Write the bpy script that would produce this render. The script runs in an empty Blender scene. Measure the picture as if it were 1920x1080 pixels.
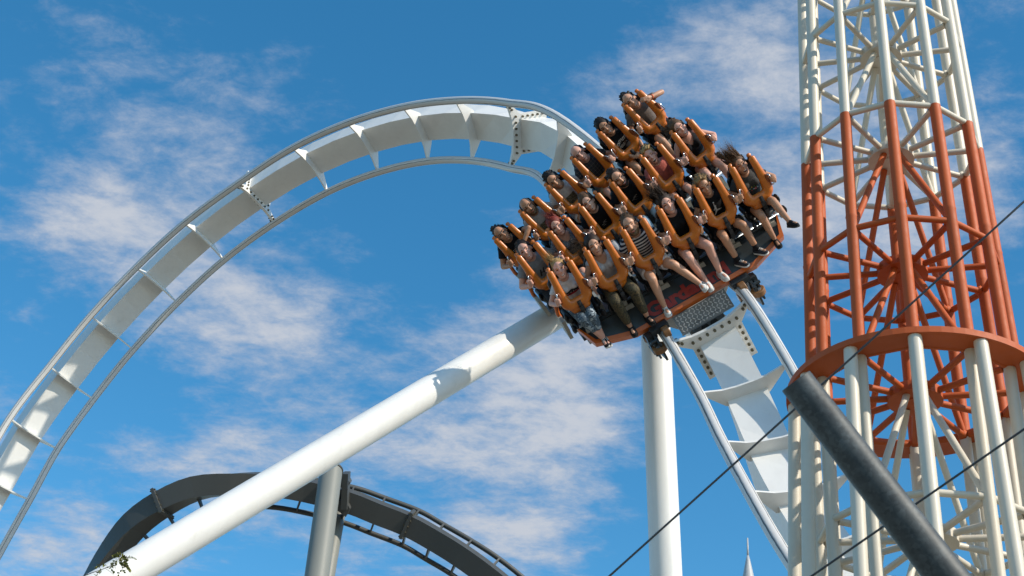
import bpy, bmesh, math, random
from mathutils import Vector, Matrix, Euler, noise
from mathutils.bvhtree import BVHTree
random.seed(7)
SC = bpy.context.scene
COL = SC.collection
R_ = math.radians
# ------------------------------------------------------------------ camera
FPX = 2667.0                                   # focal length in photo pixels (1920 wide)
zen = Vector(((1300-960)/FPX, (540+3414)/FPX, -1)).normalized()   # world up seen in camera axes
fh = Vector((0, 0, -1)); fh = (fh - zen*fh.dot(zen)).normalized()
xr = fh.cross(zen)
CR = Matrix((xr, fh, zen))                     # camera axes -> world axes
CAM = Vector((0, 0, 1.65))
cd = bpy.data.cameras.new('camera'); cam = bpy.data.objects.new('camera', cd); COL.objects.link(cam)
cam.matrix_world = Matrix.Translation(CAM) @ CR.to_4x4()
cd.sensor_width = 36; cd.lens = FPX/1920*36; cd.clip_end = 20000; cd.clip_start = .05
cd.dof.use_dof = True; cd.dof.focus_distance = 19.5; cd.dof.aperture_fstop = 5.6
SC.camera = cam
def cv(x, y, z): return CR @ Vector((x, y, z))             # camera-axes vector to world
def W(px, py, D): return CAM + CR @ Vector(((px-960)/FPX*D, (540-py)/FPX*D, -D))
def PX(p):
    c = CR.transposed() @ (p-CAM); return (960-FPX*c.x/c.z, 540+FPX*c.y/c.z, -c.z)
# ------------------------------------------------------------------ sky and sun
SUN_EL, SUN_AZ = 36.0, 54.0        # azimuth to the right of straight-behind the camera
SE, SA = R_(SUN_EL), R_(SUN_AZ)
SUNV = Vector((math.sin(SA)*math.cos(SE), -math.cos(SA)*math.cos(SE), math.sin(SE)))
wd = bpy.data.worlds.new('World'); SC.world = wd; wd.use_nodes = True
nt = wd.node_tree; N = nt.nodes; L = nt.links; N.clear()
def nd(t, **k):
    n = N.new(t)
    for a, b in k.items(): setattr(n, a, b)
    return n
def mth(op, a, b=None, clamp=False):
    n = nd('ShaderNodeMath', operation=op, use_clamp=clamp)
    for i, v in enumerate((a, b)):
        if v is None: continue
        if isinstance(v, (int, float)): n.inputs[i].default_value = v
        else: L.new(v, n.inputs[i])
    return n.outputs[0]
out = nd('ShaderNodeOutputWorld'); bg = nd('ShaderNodeBackground')
sky = nd('ShaderNodeTexSky', sky_type='NISHITA'); sky.sun_disc = False
sky.sun_elevation = SE; sky.sun_rotation = math.atan2(SUNV.x, SUNV.y)
sky.air_density = 1.0; sky.dust_density = .3; sky.ozone_density = 3.0; sky.altitude = 0
bg.inputs[1].default_value = .15
tc = nd('ShaderNodeTexCoord')
sep = nd('ShaderNodeSeparateXYZ'); L.new(tc.outputs['Generated'], sep.inputs[0])
zz = mth('ADD', mth('MAXIMUM', sep.outputs[2], 0.0), .12)
cmb = nd('ShaderNodeCombineXYZ')
L.new(mth('DIVIDE', sep.outputs[0], zz), cmb.inputs[0]); L.new(mth('DIVIDE', sep.outputs[1], zz), cmb.inputs[1])
def noise_n(scale, detail, rough, dist, loc, sx=1, sy=1, rot=0):
    mp = nd('ShaderNodeMapping'); mp.inputs['Location'].default_value = loc
    mp.inputs['Rotation'].default_value = (0, 0, rot); mp.inputs['Scale'].default_value = (sx, sy, 1)
    L.new(cmb.outputs[0], mp.inputs[0])
    n = nd('ShaderNodeTexNoise'); n.inputs['Scale'].default_value = scale; n.inputs['Detail'].default_value = detail
    n.inputs['Roughness'].default_value = rough; n.inputs['Distortion'].default_value = dist
    L.new(mp.outputs[0], n.inputs[0]); return n.outputs[0]
n1 = noise_n(4.2, 9, .60, .15, (1.3, 4.1, 0), 1.0, 1.35, .35)     # puffs
n2 = noise_n(17, 9, .70, .2, (7.3, 2.2, 0), 1, 1.3, .35)        # ripples
n3 = noise_n(1.5, 3, .5, .2, (3.3, 9.2, 0))                     # broad banks
cov = mth('ADD', mth('MULTIPLY', n1, .56), mth('ADD', mth('MULTIPLY', n2, .31), mth('MULTIPLY', n3, .13)))
# where banks of cloud lie in the part of the sky in view (pixel, spread, weight)
for px, py, r, w in [(560, 650, .085, .10), (900, 640, .10, .10), (1000, 780, .075, .10), (960, 960, .075, .09), (1130, 860, .06, .075),
                     (270, 400, .075, .11), (120, 440, .05, .06), (420, 300, .07, .04), (120, 1030, .06, .11), (430, 800, .07, .06), (650, 1040, .05, .06),
                     (1400, 150, .09, .06), (1300, 60, .10, .03), (1880, 250, .12, .10), (1480, 420, .08, .06), (1480, 560, .06, .06), (1330, 250, .06, -.05), (500, 60, .07, .045),
                     (860, 360, .05, -.01), (760, 480, .075, -.13), (1420, 950, .12, -.16), (700, 120, .08, -.05), (950, 80, .10, -.07), (80, 640, .06, -.05), (1350, 760, .06, -.03), (250, 720, .06, -.05), (1750, 800, .1, -.05)]:
    d = (W(px, py, 10)-CAM).normalized()
    dp = nd('ShaderNodeVectorMath', operation='DOT_PRODUCT'); L.new(tc.outputs['Generated'], dp.inputs[0]); dp.inputs[1].default_value = d
    e = mth('MULTIPLY', mth('SUBTRACT', dp.outputs['Value'], 1.0), 2/(r*r))       # -(angle/r)^2
    cov = mth('ADD', cov, mth('MULTIPLY', mth('POWER', 2.718, e), w))
mr = nd('ShaderNodeMapRange', interpolation_type='SMOOTHSTEP'); L.new(cov, mr.inputs[0])
mr.inputs[1].default_value = .497; mr.inputs[2].default_value = .73; mr.inputs[3].default_value = 0; mr.inputs[4].default_value = .95
hsv = nd('ShaderNodeHueSaturation'); hsv.inputs['Saturation'].default_value = 1.30; hsv.inputs['Value'].default_value = .94
hsv.inputs['Hue'].default_value = .487
L.new(sky.outputs[0], hsv.inputs['Color'])
cl = nd('ShaderNodeMixRGB'); cc = nd('ShaderNodeMixRGB'); cc.inputs[1].default_value = (2.1, 2.4, 3.0, 1); cc.inputs[2].default_value = (2.95, 3.1, 3.4, 1)
L.new(mth('POWER', mr.outputs[0], 1.5), cc.inputs[0]); L.new(cc.outputs[0], cl.inputs[2])
L.new(mr.outputs[0], cl.inputs[0]); L.new(hsv.outputs[0], cl.inputs[1])
L.new(cl.outputs[0], bg.inputs[0]); L.new(bg.outputs[0], out.inputs[0])
sl = bpy.data.lights.new('sun', 'SUN'); sl.energy = 3.55; sl.angle = R_(.53); sl.color = (1, .90, .755)
so = bpy.data.objects.new('sun', sl); COL.objects.link(so); so.location = SUNV*60
so.rotation_euler = SUNV.to_track_quat('Z', 'Y').to_euler()
vs = SC.view_settings; vs.view_transform = 'Standard'; vs.look = 'None'; vs.exposure = .42; vs.gamma = 1; vs.use_curve_mapping = False
SC.cycles.max_bounces = 6

# ------------------------------------------------------------------ materials
MATS = {}
def mat(name, col, rough=.5, metal=0, var=.08, vs_=6, bump=0, bs=60, spec=.5, coat=0, builder=None):
    if name in MATS: return MATS[name]
    m = bpy.data.materials.new(name); m.use_nodes = True; MATS[name] = m
    n = m.node_tree.nodes; l = m.node_tree.links; b = n['Principled BSDF']
    b.inputs['Roughness'].default_value = rough; b.inputs['Metallic'].default_value = metal
    b.inputs['Specular IOR Level'].default_value = spec; b.inputs['Coat Weight'].default_value = coat
    t = n.new('ShaderNodeTexCoord')
    if builder: builder(n, l, b, t)
    else:
        ns = n.new('ShaderNodeTexNoise'); ns.inputs['Scale'].default_value = vs_; ns.inputs['Detail'].default_value = 6
        l.new(t.outputs['Object'], ns.inputs[0])
        cr = n.new('ShaderNodeValToRGB'); l.new(ns.outputs[0], cr.inputs[0])
        cr.color_ramp.elements[0].position = .3; cr.color_ramp.elements[1].position = .7
        cr.color_ramp.elements[0].color = [c*(1-var) for c in col]+[1]; cr.color_ramp.elements[1].color = [min(1, c*(1+var*.6)) for c in col]+[1]
        l.new(cr.outputs[0], b.inputs['Base Color'])
    if bump:
        nb = n.new('ShaderNodeTexNoise'); nb.inputs['Scale'].default_value = bs; nb.inputs['Detail'].default_value = 4
        l.new(t.outputs['Object'], nb.inputs[0]); bp = n.new('ShaderNodeBump'); bp.inputs['Strength'].default_value = bump; bp.inputs['Distance'].default_value = .01
        l.new(nb.outputs[0], bp.inputs['Height']); l.new(bp.outputs[0], b.inputs['Normal'])
    return m
def ramp(n, els, const=False):
    cr = n.new('ShaderNodeValToRGB')
    if const: cr.color_ramp.interpolation = 'CONSTANT'
    e = cr.color_ramp.elements
    while len(e) < len(els): e.new(.5)
    for i, (p, c) in enumerate(els): e[i].position = p; e[i].color = tuple(c)+(1,)
    return cr
def dirty(col, dirt, amount=.5, scale=2.2):
    def f(n, l, b, t):
        a = n.new('ShaderNodeTexNoise'); a.inputs['Scale'].default_value = scale; a.inputs['Detail'].default_value = 8; a.inputs['Roughness'].default_value = .7
        mp = n.new('ShaderNodeMapping'); mp.inputs['Scale'].default_value = (1, 1, .35); l.new(t.outputs['Object'], mp.inputs[0]); l.new(mp.outputs[0], a.inputs[0])
        c = ramp(n, [(.42, col), (.62, [x*(1-.12*amount) for x in col]), (.80, [x*(1-amount)+y*amount for x, y in zip(col, dirt)])])
        l.new(a.outputs[0], c.inputs[0]); l.new(c.outputs[0], b.inputs['Base Color'])
        s = n.new('ShaderNodeTexNoise'); s.inputs['Scale'].default_value = 14; l.new(t.outputs['Object'], s.inputs[0])
        r = n.new('ShaderNodeMapRange'); r.inputs[3].default_value = b.inputs['Roughness'].default_value-.08; r.inputs[4].default_value = b.inputs['Roughness'].default_value+.14
        l.new(s.outputs[0], r.inputs[0]); l.new(r.outputs[0], b.inputs['Roughness'])
    return f
WHITE = mat('white_paint', 0, .34, builder=dirty((.76, .755, .725), (.42, .385, .32), .5, 2.8))
CREAM = mat('cream_paint', 0, .42, builder=dirty((.64, .585, .48), (.30, .24, .17), .40, 3.5))
TORANGE = mat('tower_orange', 0, .6, builder=dirty((.46, .080, .006), (.20, .04, .006), .45, 2.6))
GREYP = mat('grey_paint', 0, .5, builder=dirty((.060, .062, .058), (.035, .035, .032), .4, 1.5))
GREYC = mat('grey_column_paint', 0, .45, builder=dirty((.20, .205, .18), (.12, .12, .10), .3, 1.5))
def galv_b(n, l, b, t):
    a = n.new('ShaderNodeTexNoise'); a.inputs['Scale'].default_value = 5; a.inputs['Detail'].default_value = 9; a.inputs['Roughness'].default_value = .72; l.new(t.outputs['Object'], a.inputs[0])
    v = n.new('ShaderNodeTexVoronoi'); v.inputs['Scale'].default_value = 55; l.new(t.outputs['Object'], v.inputs[0])
    m = n.new('ShaderNodeMixRGB'); m.inputs[0].default_value = .22; l.new(a.outputs[0], m.inputs[1]); l.new(v.outputs['Color'], m.inputs[2])
    c = ramp(n, [(.34, (.028, .034, .036)), (.5, (.048, .057, .059)), (.62, (.072, .084, .087)), (.74, (.10, .115, .12))]); l.new(m.outputs[0], c.inputs[0]); l.new(c.outputs[0], b.inputs['Base Color'])
GALV = mat('galvanised', 0, .55, .2, builder=galv_b)
def rail_b(n, l, b, t):           # painted tube, wheel tracks worn to grey steel with a ragged grease line
    u = n.new('ShaderNodeUVMap'); sp = n.new('ShaderNodeSeparateXYZ'); l.new(u.outputs[0], sp.inputs[0])
    mp = n.new('ShaderNodeMapping'); mp.inputs['Scale'].default_value = (3.0, 6, 1); l.new(u.outputs[0], mp.inputs[0])
    a = n.new('ShaderNodeTexNoise'); a.inputs['Scale'].default_value = 2.0; a.inputs['Detail'].default_value = 7; l.new(mp.outputs[0], a.inputs[0])
    def m(op, x, y):
        q = n.new('ShaderNodeMath'); q.operation = op
        for i, v in enumerate((x, y)):
            if isinstance(v, (int, float)): q.inputs[i].default_value = v
            else: l.new(v, q.inputs[i])
        return q.outputs[0]
    v = m('ADD', sp.outputs[1], m('MULTIPLY', m('SUBTRACT', a.outputs[0], .5), .055))
    c = ramp(n, [(0, (.62, .615, .60)), (.06, (.64, .635, .62)), (.118, (.05, .055, .06)), (.135, (.74, .735, .70)), (.22, (.60, .60, .60)), (.30, (.60, .595, .58)), (.335, (.06, .065, .07)), (.35, (.72, .715, .68)),
                 (.60, (.74, .73, .69)), (.665, (.72, .71, .68)), (.695, (.07, .075, .08)), (.71, (.60, .595, .58)), (.80, (.55, .55, .56)), (.87, (.72, .71, .68)), (.905, (.06, .06, .07)), (.918, (.62, .615, .60))])
    l.new(v, c.inputs[0]); l.new(c.outputs[0], b.inputs['Base Color'])
RAIL = mat('rail_paint', 0, .30, builder=rail_b)
ORANGE = mat('restraint_orange', (.56, .145, .010), .34, var=.10, vs_=9, coat=.15)
EDGEO = mat('edge_orange', (.62, .14, .02), .4, var=.15)
BLACK = mat('black_rubber', (.012, .012, .014), .45, var=.3)
BELT = mat('belt_black', (.014, .014, .016), .6, var=.3)
DGREY = mat('car_dark_grey', 0, .38, builder=dirty((.035, .042, .046), (.09, .085, .08), .5, 4))
FRAME = mat('frame_beige', (.42, .40, .34), .45, var=.2)
STEEL = mat('steel_tube', (.30, .34, .38), .32, .6, var=.2)
CHROME = mat('chrome', (.62, .62, .63), .22, 1, var=.05)
REDL = mat('lettering_red', (.42, .035, .018), .45, var=.2)
BROWN = mat('wheel_brown', (.23, .105, .035), .5, var=.25)
BOLT = mat('bolt_steel', (.17, .15, .10), .4, .7, var=.4)
DARK = mat('dark_disc', (.008, .008, .008), .7)
TREAD = mat('tread_plate', (.20, .215, .225), .35, .35, var=.25)
CABLE = mat('cable_steel', (.06, .065, .07), .5, .4)
BARK = mat('bark', (.09, .065, .045), .8, var=.4, bump=.5)
LEAF = mat('leaf', (.15, .155, .022), .55, var=.4, vs_=30)
SPIREM = mat('spire_grey', (.42, .43, .43), .5, var=.1)
def ground_b(n, l, b, t):
    a = n.new('ShaderNodeTexNoise'); a.inputs['Scale'].default_value = .03; a.inputs['Detail'].default_value = 8; l.new(t.outputs['Object'], a.inputs[0])
    c = ramp(n, [(.40, (.20, .175, .135)), (.55, (.24, .21, .165)), (.62, (.08, .10, .035))]); l.new(a.outputs[0], c.inputs[0]); l.new(c.outputs[0], b.inputs['Base Color'])
GROUND = mat('ground_paving', 0, .85, builder=ground_b)

# ------------------------------------------------------------------ mesh helpers
class G:
    def __init__(s): s.v = []; s.f = []; s.uv = []; s.mi = []; s.cur = 0
    def add(s, vs, fs, uvs=None):
        o = len(s.v); s.v += [Vector(v) for v in vs]
        for i, f in enumerate(fs):
            s.f.append([o+k for k in f]); s.mi.append(s.cur); s.uv.append(uvs[i] if uvs else None)
        return s
    def tube(s, pts, rad, seg=12, caps=True, up=None, ell=1.0, ulen=False):
        pts = [Vector(p) for p in pts]; n = len(pts)
        if not isinstance(rad, (list, tuple)): rad = [rad]*n
        vs, fs, us = [], [], []; prev = None; dist = 0
        for i, p in enumerate(pts):
            t = (pts[min(i+1, n-1)]-pts[max(i-1, 0)]).normalized()
            if up is not None: a = Vector(up[i] if isinstance(up, list) else up)
            else: a = prev if prev is not None else (Vector((0, 0, 1)) if abs(t.z) < .9 else Vector((1, 0, 0)))
            a = (a-t*a.dot(t)); a = a.normalized() if a.length > 1e-6 else t.orthogonal().normalized(); prev = a; b = t.cross(a)
            if i: dist += (p-pts[i-1]).length
            for k in range(seg):
                th = 2*math.pi*k/seg; vs.append(p+(a*math.cos(th)*ell+b*math.sin(th))*rad[i])
            us.append(dist)
        uv = []
        for i in range(n-1):
            for k in range(seg):
                k2 = (k+1) % seg; fs.append([i*seg+k, i*seg+k2, (i+1)*seg+k2, (i+1)*seg+k])
                uv.append([(us[i], k/seg), (us[i], (k+1)/seg), (us[i+1], (k+1)/seg), (us[i+1], k/seg)])
        if caps:
            fs.append(list(range(seg))[::-1]); uv.append(None); fs.append([(n-1)*seg+k for k in range(seg)]); uv.append(None)
        return s.add(vs, fs, uv)
    def capsule(s, a, b, r0, r1, seg=10):
        a, b = Vector(a), Vector(b); d = b-a; Ln = max(d.length, 1e-5); t = d/Ln
        pts, rr = [], []
        for q in (-.98, -.75, -.4): pts.append(a+t*r0*q); rr.append(r0*math.sqrt(1-q*q))
        pts.append(a); rr.append(r0); pts.append(b); rr.append(r1)
        for q in (.4, .75, .98): pts.append(b+t*r1*q); rr.append(r1*math.sqrt(1-q*q))
        return s.tube(pts, rr, seg)
    def box(s, M, sx, sy, sz, c=(0, 0, 0)):
        vs = [M @ Vector((c[0]+sx*x/2, c[1]+sy*y/2, c[2]+sz*z/2)) for x in (-1, 1) for y in (-1, 1) for z in (-1, 1)]
        return s.add(vs, [[0, 1, 3, 2], [4, 6, 7, 5], [0, 4, 5, 1], [2, 3, 7, 6], [0, 2, 6, 4], [1, 5, 7, 3]])
    def prism(s, poly, fn, th):          # poly in 2d, fn(x, y, h) -> 3d, extruded along h from -th/2 to th/2
        n = len(poly); vs = [fn(x, y, -th/2) for x, y in poly]+[fn(x, y, th/2) for x, y in poly]
        fs = [list(range(n))[::-1], list(range(n, 2*n))]+[[i, (i+1) % n, n+(i+1) % n, n+i] for i in range(n)]
        return s.add(vs, fs)
    def ell(s, c, r, seg=14, rings=9, M=None):
        c = Vector(c); vs = []; fs = []
        for i in range(rings+1):
            ph = math.pi*i/rings
            for k in range(seg):
                th = 2*math.pi*k/seg; p = Vector((r[0]*math.sin(ph)*math.cos(th), r[1]*math.sin(ph)*math.sin(th), r[2]*math.cos(ph)))
                if i in (0, rings): p += Vector((math.cos(th), math.sin(th), 0))*1e-4
                vs.append(c+(M @ p if M else p))
        for i in range(rings):
            for k in range(seg):
                k2 = (k+1) % seg; fs.append([i*seg+k, (i+1)*seg+k, (i+1)*seg+k2, i*seg+k2])
        fs.append([k for k in range(seg)]); fs.append([rings*seg+k for k in range(seg)][::-1])
        return s.add(vs, fs)
    def loft(s, secs, seg=18):           # secs: (cx, cy, cz, rx, ry) horizontal ellipses
        vs, fs = [], []
        for cx, cy, cz, rx, ry in secs:
            for k in range(seg):
                th = 2*math.pi*k/seg; vs.append((cx+rx*math.cos(th), cy+ry*math.sin(th), cz))
        n = len(secs)
        for i in range(n-1):
            for k in range(seg): k2 = (k+1) % seg; fs.append([i*seg+k, i*seg+k2, (i+1)*seg+k2, (i+1)*seg+k])
        fs.append(list(range(seg))[::-1]); fs.append([(n-1)*seg+k for k in range(seg)])
        return s.add(vs, fs)
    def xform(s, M):
        s.v = [M @ v for v in s.v]; return s
    def mesh(s, name, smooth=True, fixn=True):
        me = bpy.data.meshes.new(name); me.from_pydata([tuple(v) for v in s.v], [], s.f)
        if any(u for u in s.uv):
            ul = me.uv_layers.new(name='UVMap'); i = 0
            for f, u in zip(s.f, s.uv):
                for k in range(len(f)): ul.data[i].uv = u[k] if u else (0, 0); i += 1
        if any(s.mi):
            me.polygons.foreach_set('material_index', s.mi)
        if fixn:
            bm = bmesh.new(); bm.from_mesh(me); bmesh.ops.recalc_face_normals(bm, faces=bm.faces); bm.to_mesh(me); bm.free()
        if smooth: me.polygons.foreach_set('use_smooth', [True]*len(me.polygons))
        me.update(); return me
PW = {}
def link(name, data, mats, parent=None, M=None):
    o = bpy.data.objects.new(name, data); COL.objects.link(o); M = M or Matrix.Identity(4)
    if data is not None and mats is not None and not data.materials:
        for m in (mats if isinstance(mats, (list, tuple)) else [mats]): data.materials.append(m)
    if parent is not None:
        o.parent = parent; o.matrix_parent_inverse = PW[parent].inverted()
    o.matrix_basis = M; PW[o] = M
    return o
def part(name, g, m, parent=None, smooth=False, M=None, auto=None):
    """a mesh built in world coordinates (or in the frame M); origin moved to its centre"""
    if M is None:
        c = sum(g.v, Vector())/len(g.v); g.v = [v-c for v in g.v]; M = Matrix.Translation(c)
    me = g.mesh(name, smooth)
    if auto: me.set_sharp_from_angle(angle=R_(auto))
    return link(name, me, m, parent, M)
def tag(o, label, cat=None, group=None, kind=None):
    o['label'] = label
    if cat: o['category'] = cat
    if group: o['group'] = group
    if kind: o['kind'] = kind
    return o
def thing(name, loc, label, cat, group=None):
    o = link(name, None, None, None, Matrix.Translation(loc)); return tag(o, label, cat, group)
def frame(o, x, y, z):
    return Matrix((( x.x, y.x, z.x, o.x), (x.y, y.y, z.y, o.y), (x.z, y.z, z.z, o.z), (0, 0, 0, 1)))
def remesh(g, voxel, smooth=3, name='m'):
    me = g.mesh(name, True); o = bpy.data.objects.new('tmp', me); COL.objects.link(o)
    r = o.modifiers.new('r', 'REMESH'); r.mode = 'VOXEL'; r.voxel_size = voxel; r.use_smooth_shade = True
    if smooth: s = o.modifiers.new('s', 'SMOOTH'); s.factor = .5; s.iterations = smooth
    dg = bpy.context.evaluated_depsgraph_get(); res = bpy.data.meshes.new_from_object(o.evaluated_get(dg))
    bpy.data.objects.remove(o); bpy.data.meshes.remove(me); res.name = name
    res.polygons.foreach_set('use_smooth', [True]*len(res.polygons)); return res

# ------------------------------------------------------------------ ground
g = G(); g.add([(-3000, -3000, 0), (3000, -3000, 0), (3000, 3000, 0), (-3000, 3000, 0)], [[0, 1, 2, 3]])
o = part('ground', g, GROUND, M=Matrix.Identity(4)); o['kind'] = 'structure'

# ------------------------------------------------------------------ white coaster track
GA = 1.18
def row_frame(u):                         # camera-axes up vector + image direction of the row
    ux, uy, uz, rx, ry = u
    uu = Vector((ux, uy, uz)).normalized(); r = Vector((rx, ry, -(rx*uu.x+ry*uu.y)/uu.z)).normalized()
    f = r.cross(uu); return CR @ r, CR @ f, CR @ uu
ROWS = []
for px, py, D, u in [(1254, 468, 19.0, (-.41, .763, .50, .868, .496)), (1174.5, 410, 20.2, (-.52, .69, .50, .783, .621)), (1110, 358, 21.5, (-.61, .61, .51, .695, .719))]:
    r, f, uu = row_frame(u); O = W(px, py, D); ROWS.append((O, r, f, uu))
BZ, BY = .235, -.20                        # restraint bottom in the seat frame
RAILZ = -.68                               # rail plane in the seat frame
def seat_M(k, x): 
    O, r, f, u = ROWS[k]; o = O+r*x+f*BY-u*BZ
    return frame(o, r, -f, u)
st = []                                    # stations: mid point, lateral (inner/left -> outer/right), bolted
def sta(ox, oy, ix, iy, D, ext=0, lz=1, bolted=False, tie=True, G_=GA):
    a, b = Vector((ox, oy)), Vector((ix, iy)); e = (a-b).normalized()*ext; a = a+e; b = b-e
    m = (a+b)/2; M = W(m.x, m.y, D)
    v = Vector(((a.x-b.x)/FPX*D, (b.y-a.y)/FPX*D, 0)); q = G_*G_-v.length_squared
    v.z = lz*math.sqrt(q) if q > 0 else 0
    st.append((M, CR @ v, bolted, tie))
outer = [(-25, 893), (29, 794), (102, 698), (178, 602), (263, 510.6), (354, 426), (454, 352), (558, 284), (662, 238), (767, 209.5), (864, 199), (957, 204), (1047, 232)]
inner = [(42, 933), (98, 833), (167, 738), (242, 647), (325, 560), (412, 481), (506, 412), (606, 354), (700, 316), (793, 294), (877, 291.5), (952, 305), (1021, 330)]
dep = [28.3, 28.8, 29.3, 29.6, 29.7, 29.6, 29.3, 28.8, 28.1, 27.3, 26.4, 25.4, 24.3]
for q, (ox, oy, ix, iy) in enumerate([(-265, 1430, -195, 1462), (-230, 1320, -160, 1355), (-190, 1210, -120, 1248), (-138, 1100, -70, 1137), (-82, 996, -15, 1034)]): sta(ox, oy, ix, iy, 26.2+.42*q, 6)
for q in range(13): sta(*outer[q], *inner[q], dep[q], 6.5, bolted=q in (6, 11))
for k in (2, 1, 0):
    O, r, f, u = ROWS[k]; st.append((O-u*(BZ-RAILZ), r*GA, False, True))
sta(1405, 566, 1257, 641, 18.75, 0, bolted=True)
sta(1484, 680, 1305, 741, 17.8, 0, 1)
sta(1541, 798, 1351, 828, 16.8, 0, 1)
sta(1600, 898, 1402, 915, 15.8, 0, 1)
sta(1668, 1000, 1462, 1008, 14.95, 0, 1)
sta(1746, 1106, 1531, 1104, 14.2, 0, 1)
sta(1832, 1216, 1608, 1206, 13.6, 0, 1)
sta(1925, 1330, 1692, 1315, 13.1, 0, 1)
def cr(a, b, c, d, t): return .5*((2*b)+(c-a)*t+(2*a-5*b+4*c-d)*t*t+(3*b-a-3*c+d)*t**3)
NS = len(st)
def ev(s):
    i = max(0, min(NS-2, int(math.floor(s)))); t = s-i; ix = [max(0, min(NS-1, i+q)) for q in (-1, 0, 1, 2)]
    return cr(*[st[q][0] for q in ix], t), cr(*[st[q][1] for q in ix], t)
def fr(s):
    M, l = ev(s); a = ev(max(0, s-.03))[0]; b = ev(min(NS-1, s+.03))[0]; t = (b-a).normalized()
    l = (l-t*l.dot(t)).normalized(); u = t.cross(l).normalized(); return M, t, l, u
tr = thing('roller_coaster_track', W(880, 240, 28), 'white steel roller coaster track arching over and down past the orange tower', 'coaster track')
RR = .072
SEG = 10
for sgn in (1, -1):
    pts, ups = [], []
    for i in range((NS-1)*SEG+1):
        M, t, l, u = fr(i/SEG); pts.append(M+l*sgn*GA/2); ups.append(u if sgn > 0 else u)
    g = G(); g.tube(pts, RR, 16, up=ups); part('rail', g, RAIL, tr, True)
def tie_poly(b):
    h = GA/2-RR*.6
    if not b:
        return [(-h, .02), (-.30, -.055), (-.12, -.075), (.12, -.075), (.30, -.055), (h, .02), (h, -.045), (.29, -.33), (-.29, -.33), (-h, -.045)]
    return [(-h, .02), (-.30, -.055), (-.12, -.075), (.12, -.075), (.30, -.055), (h, .02), (h, -.06), (.37, -.24), (.37, -.83), (-.37, -.83), (-.37, -.24), (-h, -.06)]
SW, S0, S1 = .265, -.25, -.74              # spine half width, near face, far face
tie_s = [q for q in range(NS)]
i12 = [q for q in range(NS) if st[q][0] is not None][17]      # last station before the train
tie_s += [i12+.36, i12+.70]
tie_s.sort()
BM = G().tube([(0, 0, -.018), (0, 0, .018)], .021, 6).mesh('bolt', False)
for s in tie_s:
    M, t, l, u = fr(s); b = s == int(s) and st[int(s)][2]
    fn = lambda x, y, h, M=M, t=t, l=l, u=u: M+l*x+u*y+t*h
    g = G(); g.prism(tie_poly(b), fn, .05 if b else .028)
    to = part('tie_plate', g, WHITE, tr)
    if b:
        pos = [(-.50, -.015), (.50, -.015), (-.46, -.055), (.46, -.055)]+[(x, -.135) for x in (-.33, -.22, -.11, 0, .11, .22, .33)]+[(sg*.315, y) for sg in (-1, 1) for y in (-.29, -.40, -.51, -.62, -.73)]
        for x, y in pos:
            for sd in (1, -1):
                Mb = frame(M+l*x+u*y+t*sd*.038, l, u, t); o = link('bolt', BM, BOLT, to, Mb)
for a, b in zip(tie_s[:-1], tie_s[1:]):
    fs_ = [fr(a), fr((a+b)/2), fr(b)]; vs = []
    for M, t, l, u in fs_:
        vs += [M+l*x+u*y for x, y in ((-SW, S0), (SW, S0), (SW*.92, S1), (-SW*.92, S1))]
    g = G(); F = [[0, 1, 2, 3], [11, 10, 9, 8]]
    for i in range(2):
        for k in range(4): k2 = (k+1) % 4; F.append([i*4+k, i*4+k2, i*4+4+k2, i*4+4+k])
    g.add(vs, F); part('spine_segment', g, WHITE, tr)

# supports of the white track
def cyl(name, a, b, r, m, parent=None, seg=20, smooth=True):
    g = G(); g.tube([a, b], r, seg); return part(name, g, m, parent, smooth, auto=40)
def to_ground(a, b):
    d = b-a; k = -a.z/d.z; return a+d*k
sup = thing('support_strut', Vector((0, 0, 0)), 'thick white slanting support tube with the shadow of the riders on it', 'support')
A = W(1232, 478, 22.9); B = W(293, 1040, 15.9)
Bg = to_ground(A, B)
PW[sup] = Matrix.Translation(Bg); sup.matrix_basis = PW[sup]
cyl('tube', A, Bg, .205, WHITE, sup, 40)
dn = (A-Bg).normalized(); cyl('foot_plate', Bg+Vector((0, 0, -.05)), Bg+Vector((0, 0, .06)), .55, WHITE, sup, 24)
A2 = W(1226.5, 560, 22.6); B2 = W(1249, 1080, 20.4)
B2g = to_ground(A2, B2); At = A2+(A2-B2).normalized()*1.0
col = thing('support_column', B2g, 'upright white support column below the train, crossed by a thin cable', 'support')
cyl('tube', At, B2g, .232, WHITE, col, 40); cyl('foot_plate', B2g+Vector((0, 0, -.05)), B2g+Vector((0, 0, .06)), .55, WHITE, col, 24)
M, t, l, u = fr(i12+2.4)
g = G(); g.tube([At-Vector((0, 0, .3)), M+u*(S1-.02)], [.23, .17], 20); part('saddle', g, WHITE, col, True, auto=40)

# ------------------------------------------------------------------ train
train = thing('coaster_train', ROWS[1][0]-ROWS[1][3]*.85, 'three row floorless coaster train with orange shoulder restraints and dark front panel', 'train')
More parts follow.
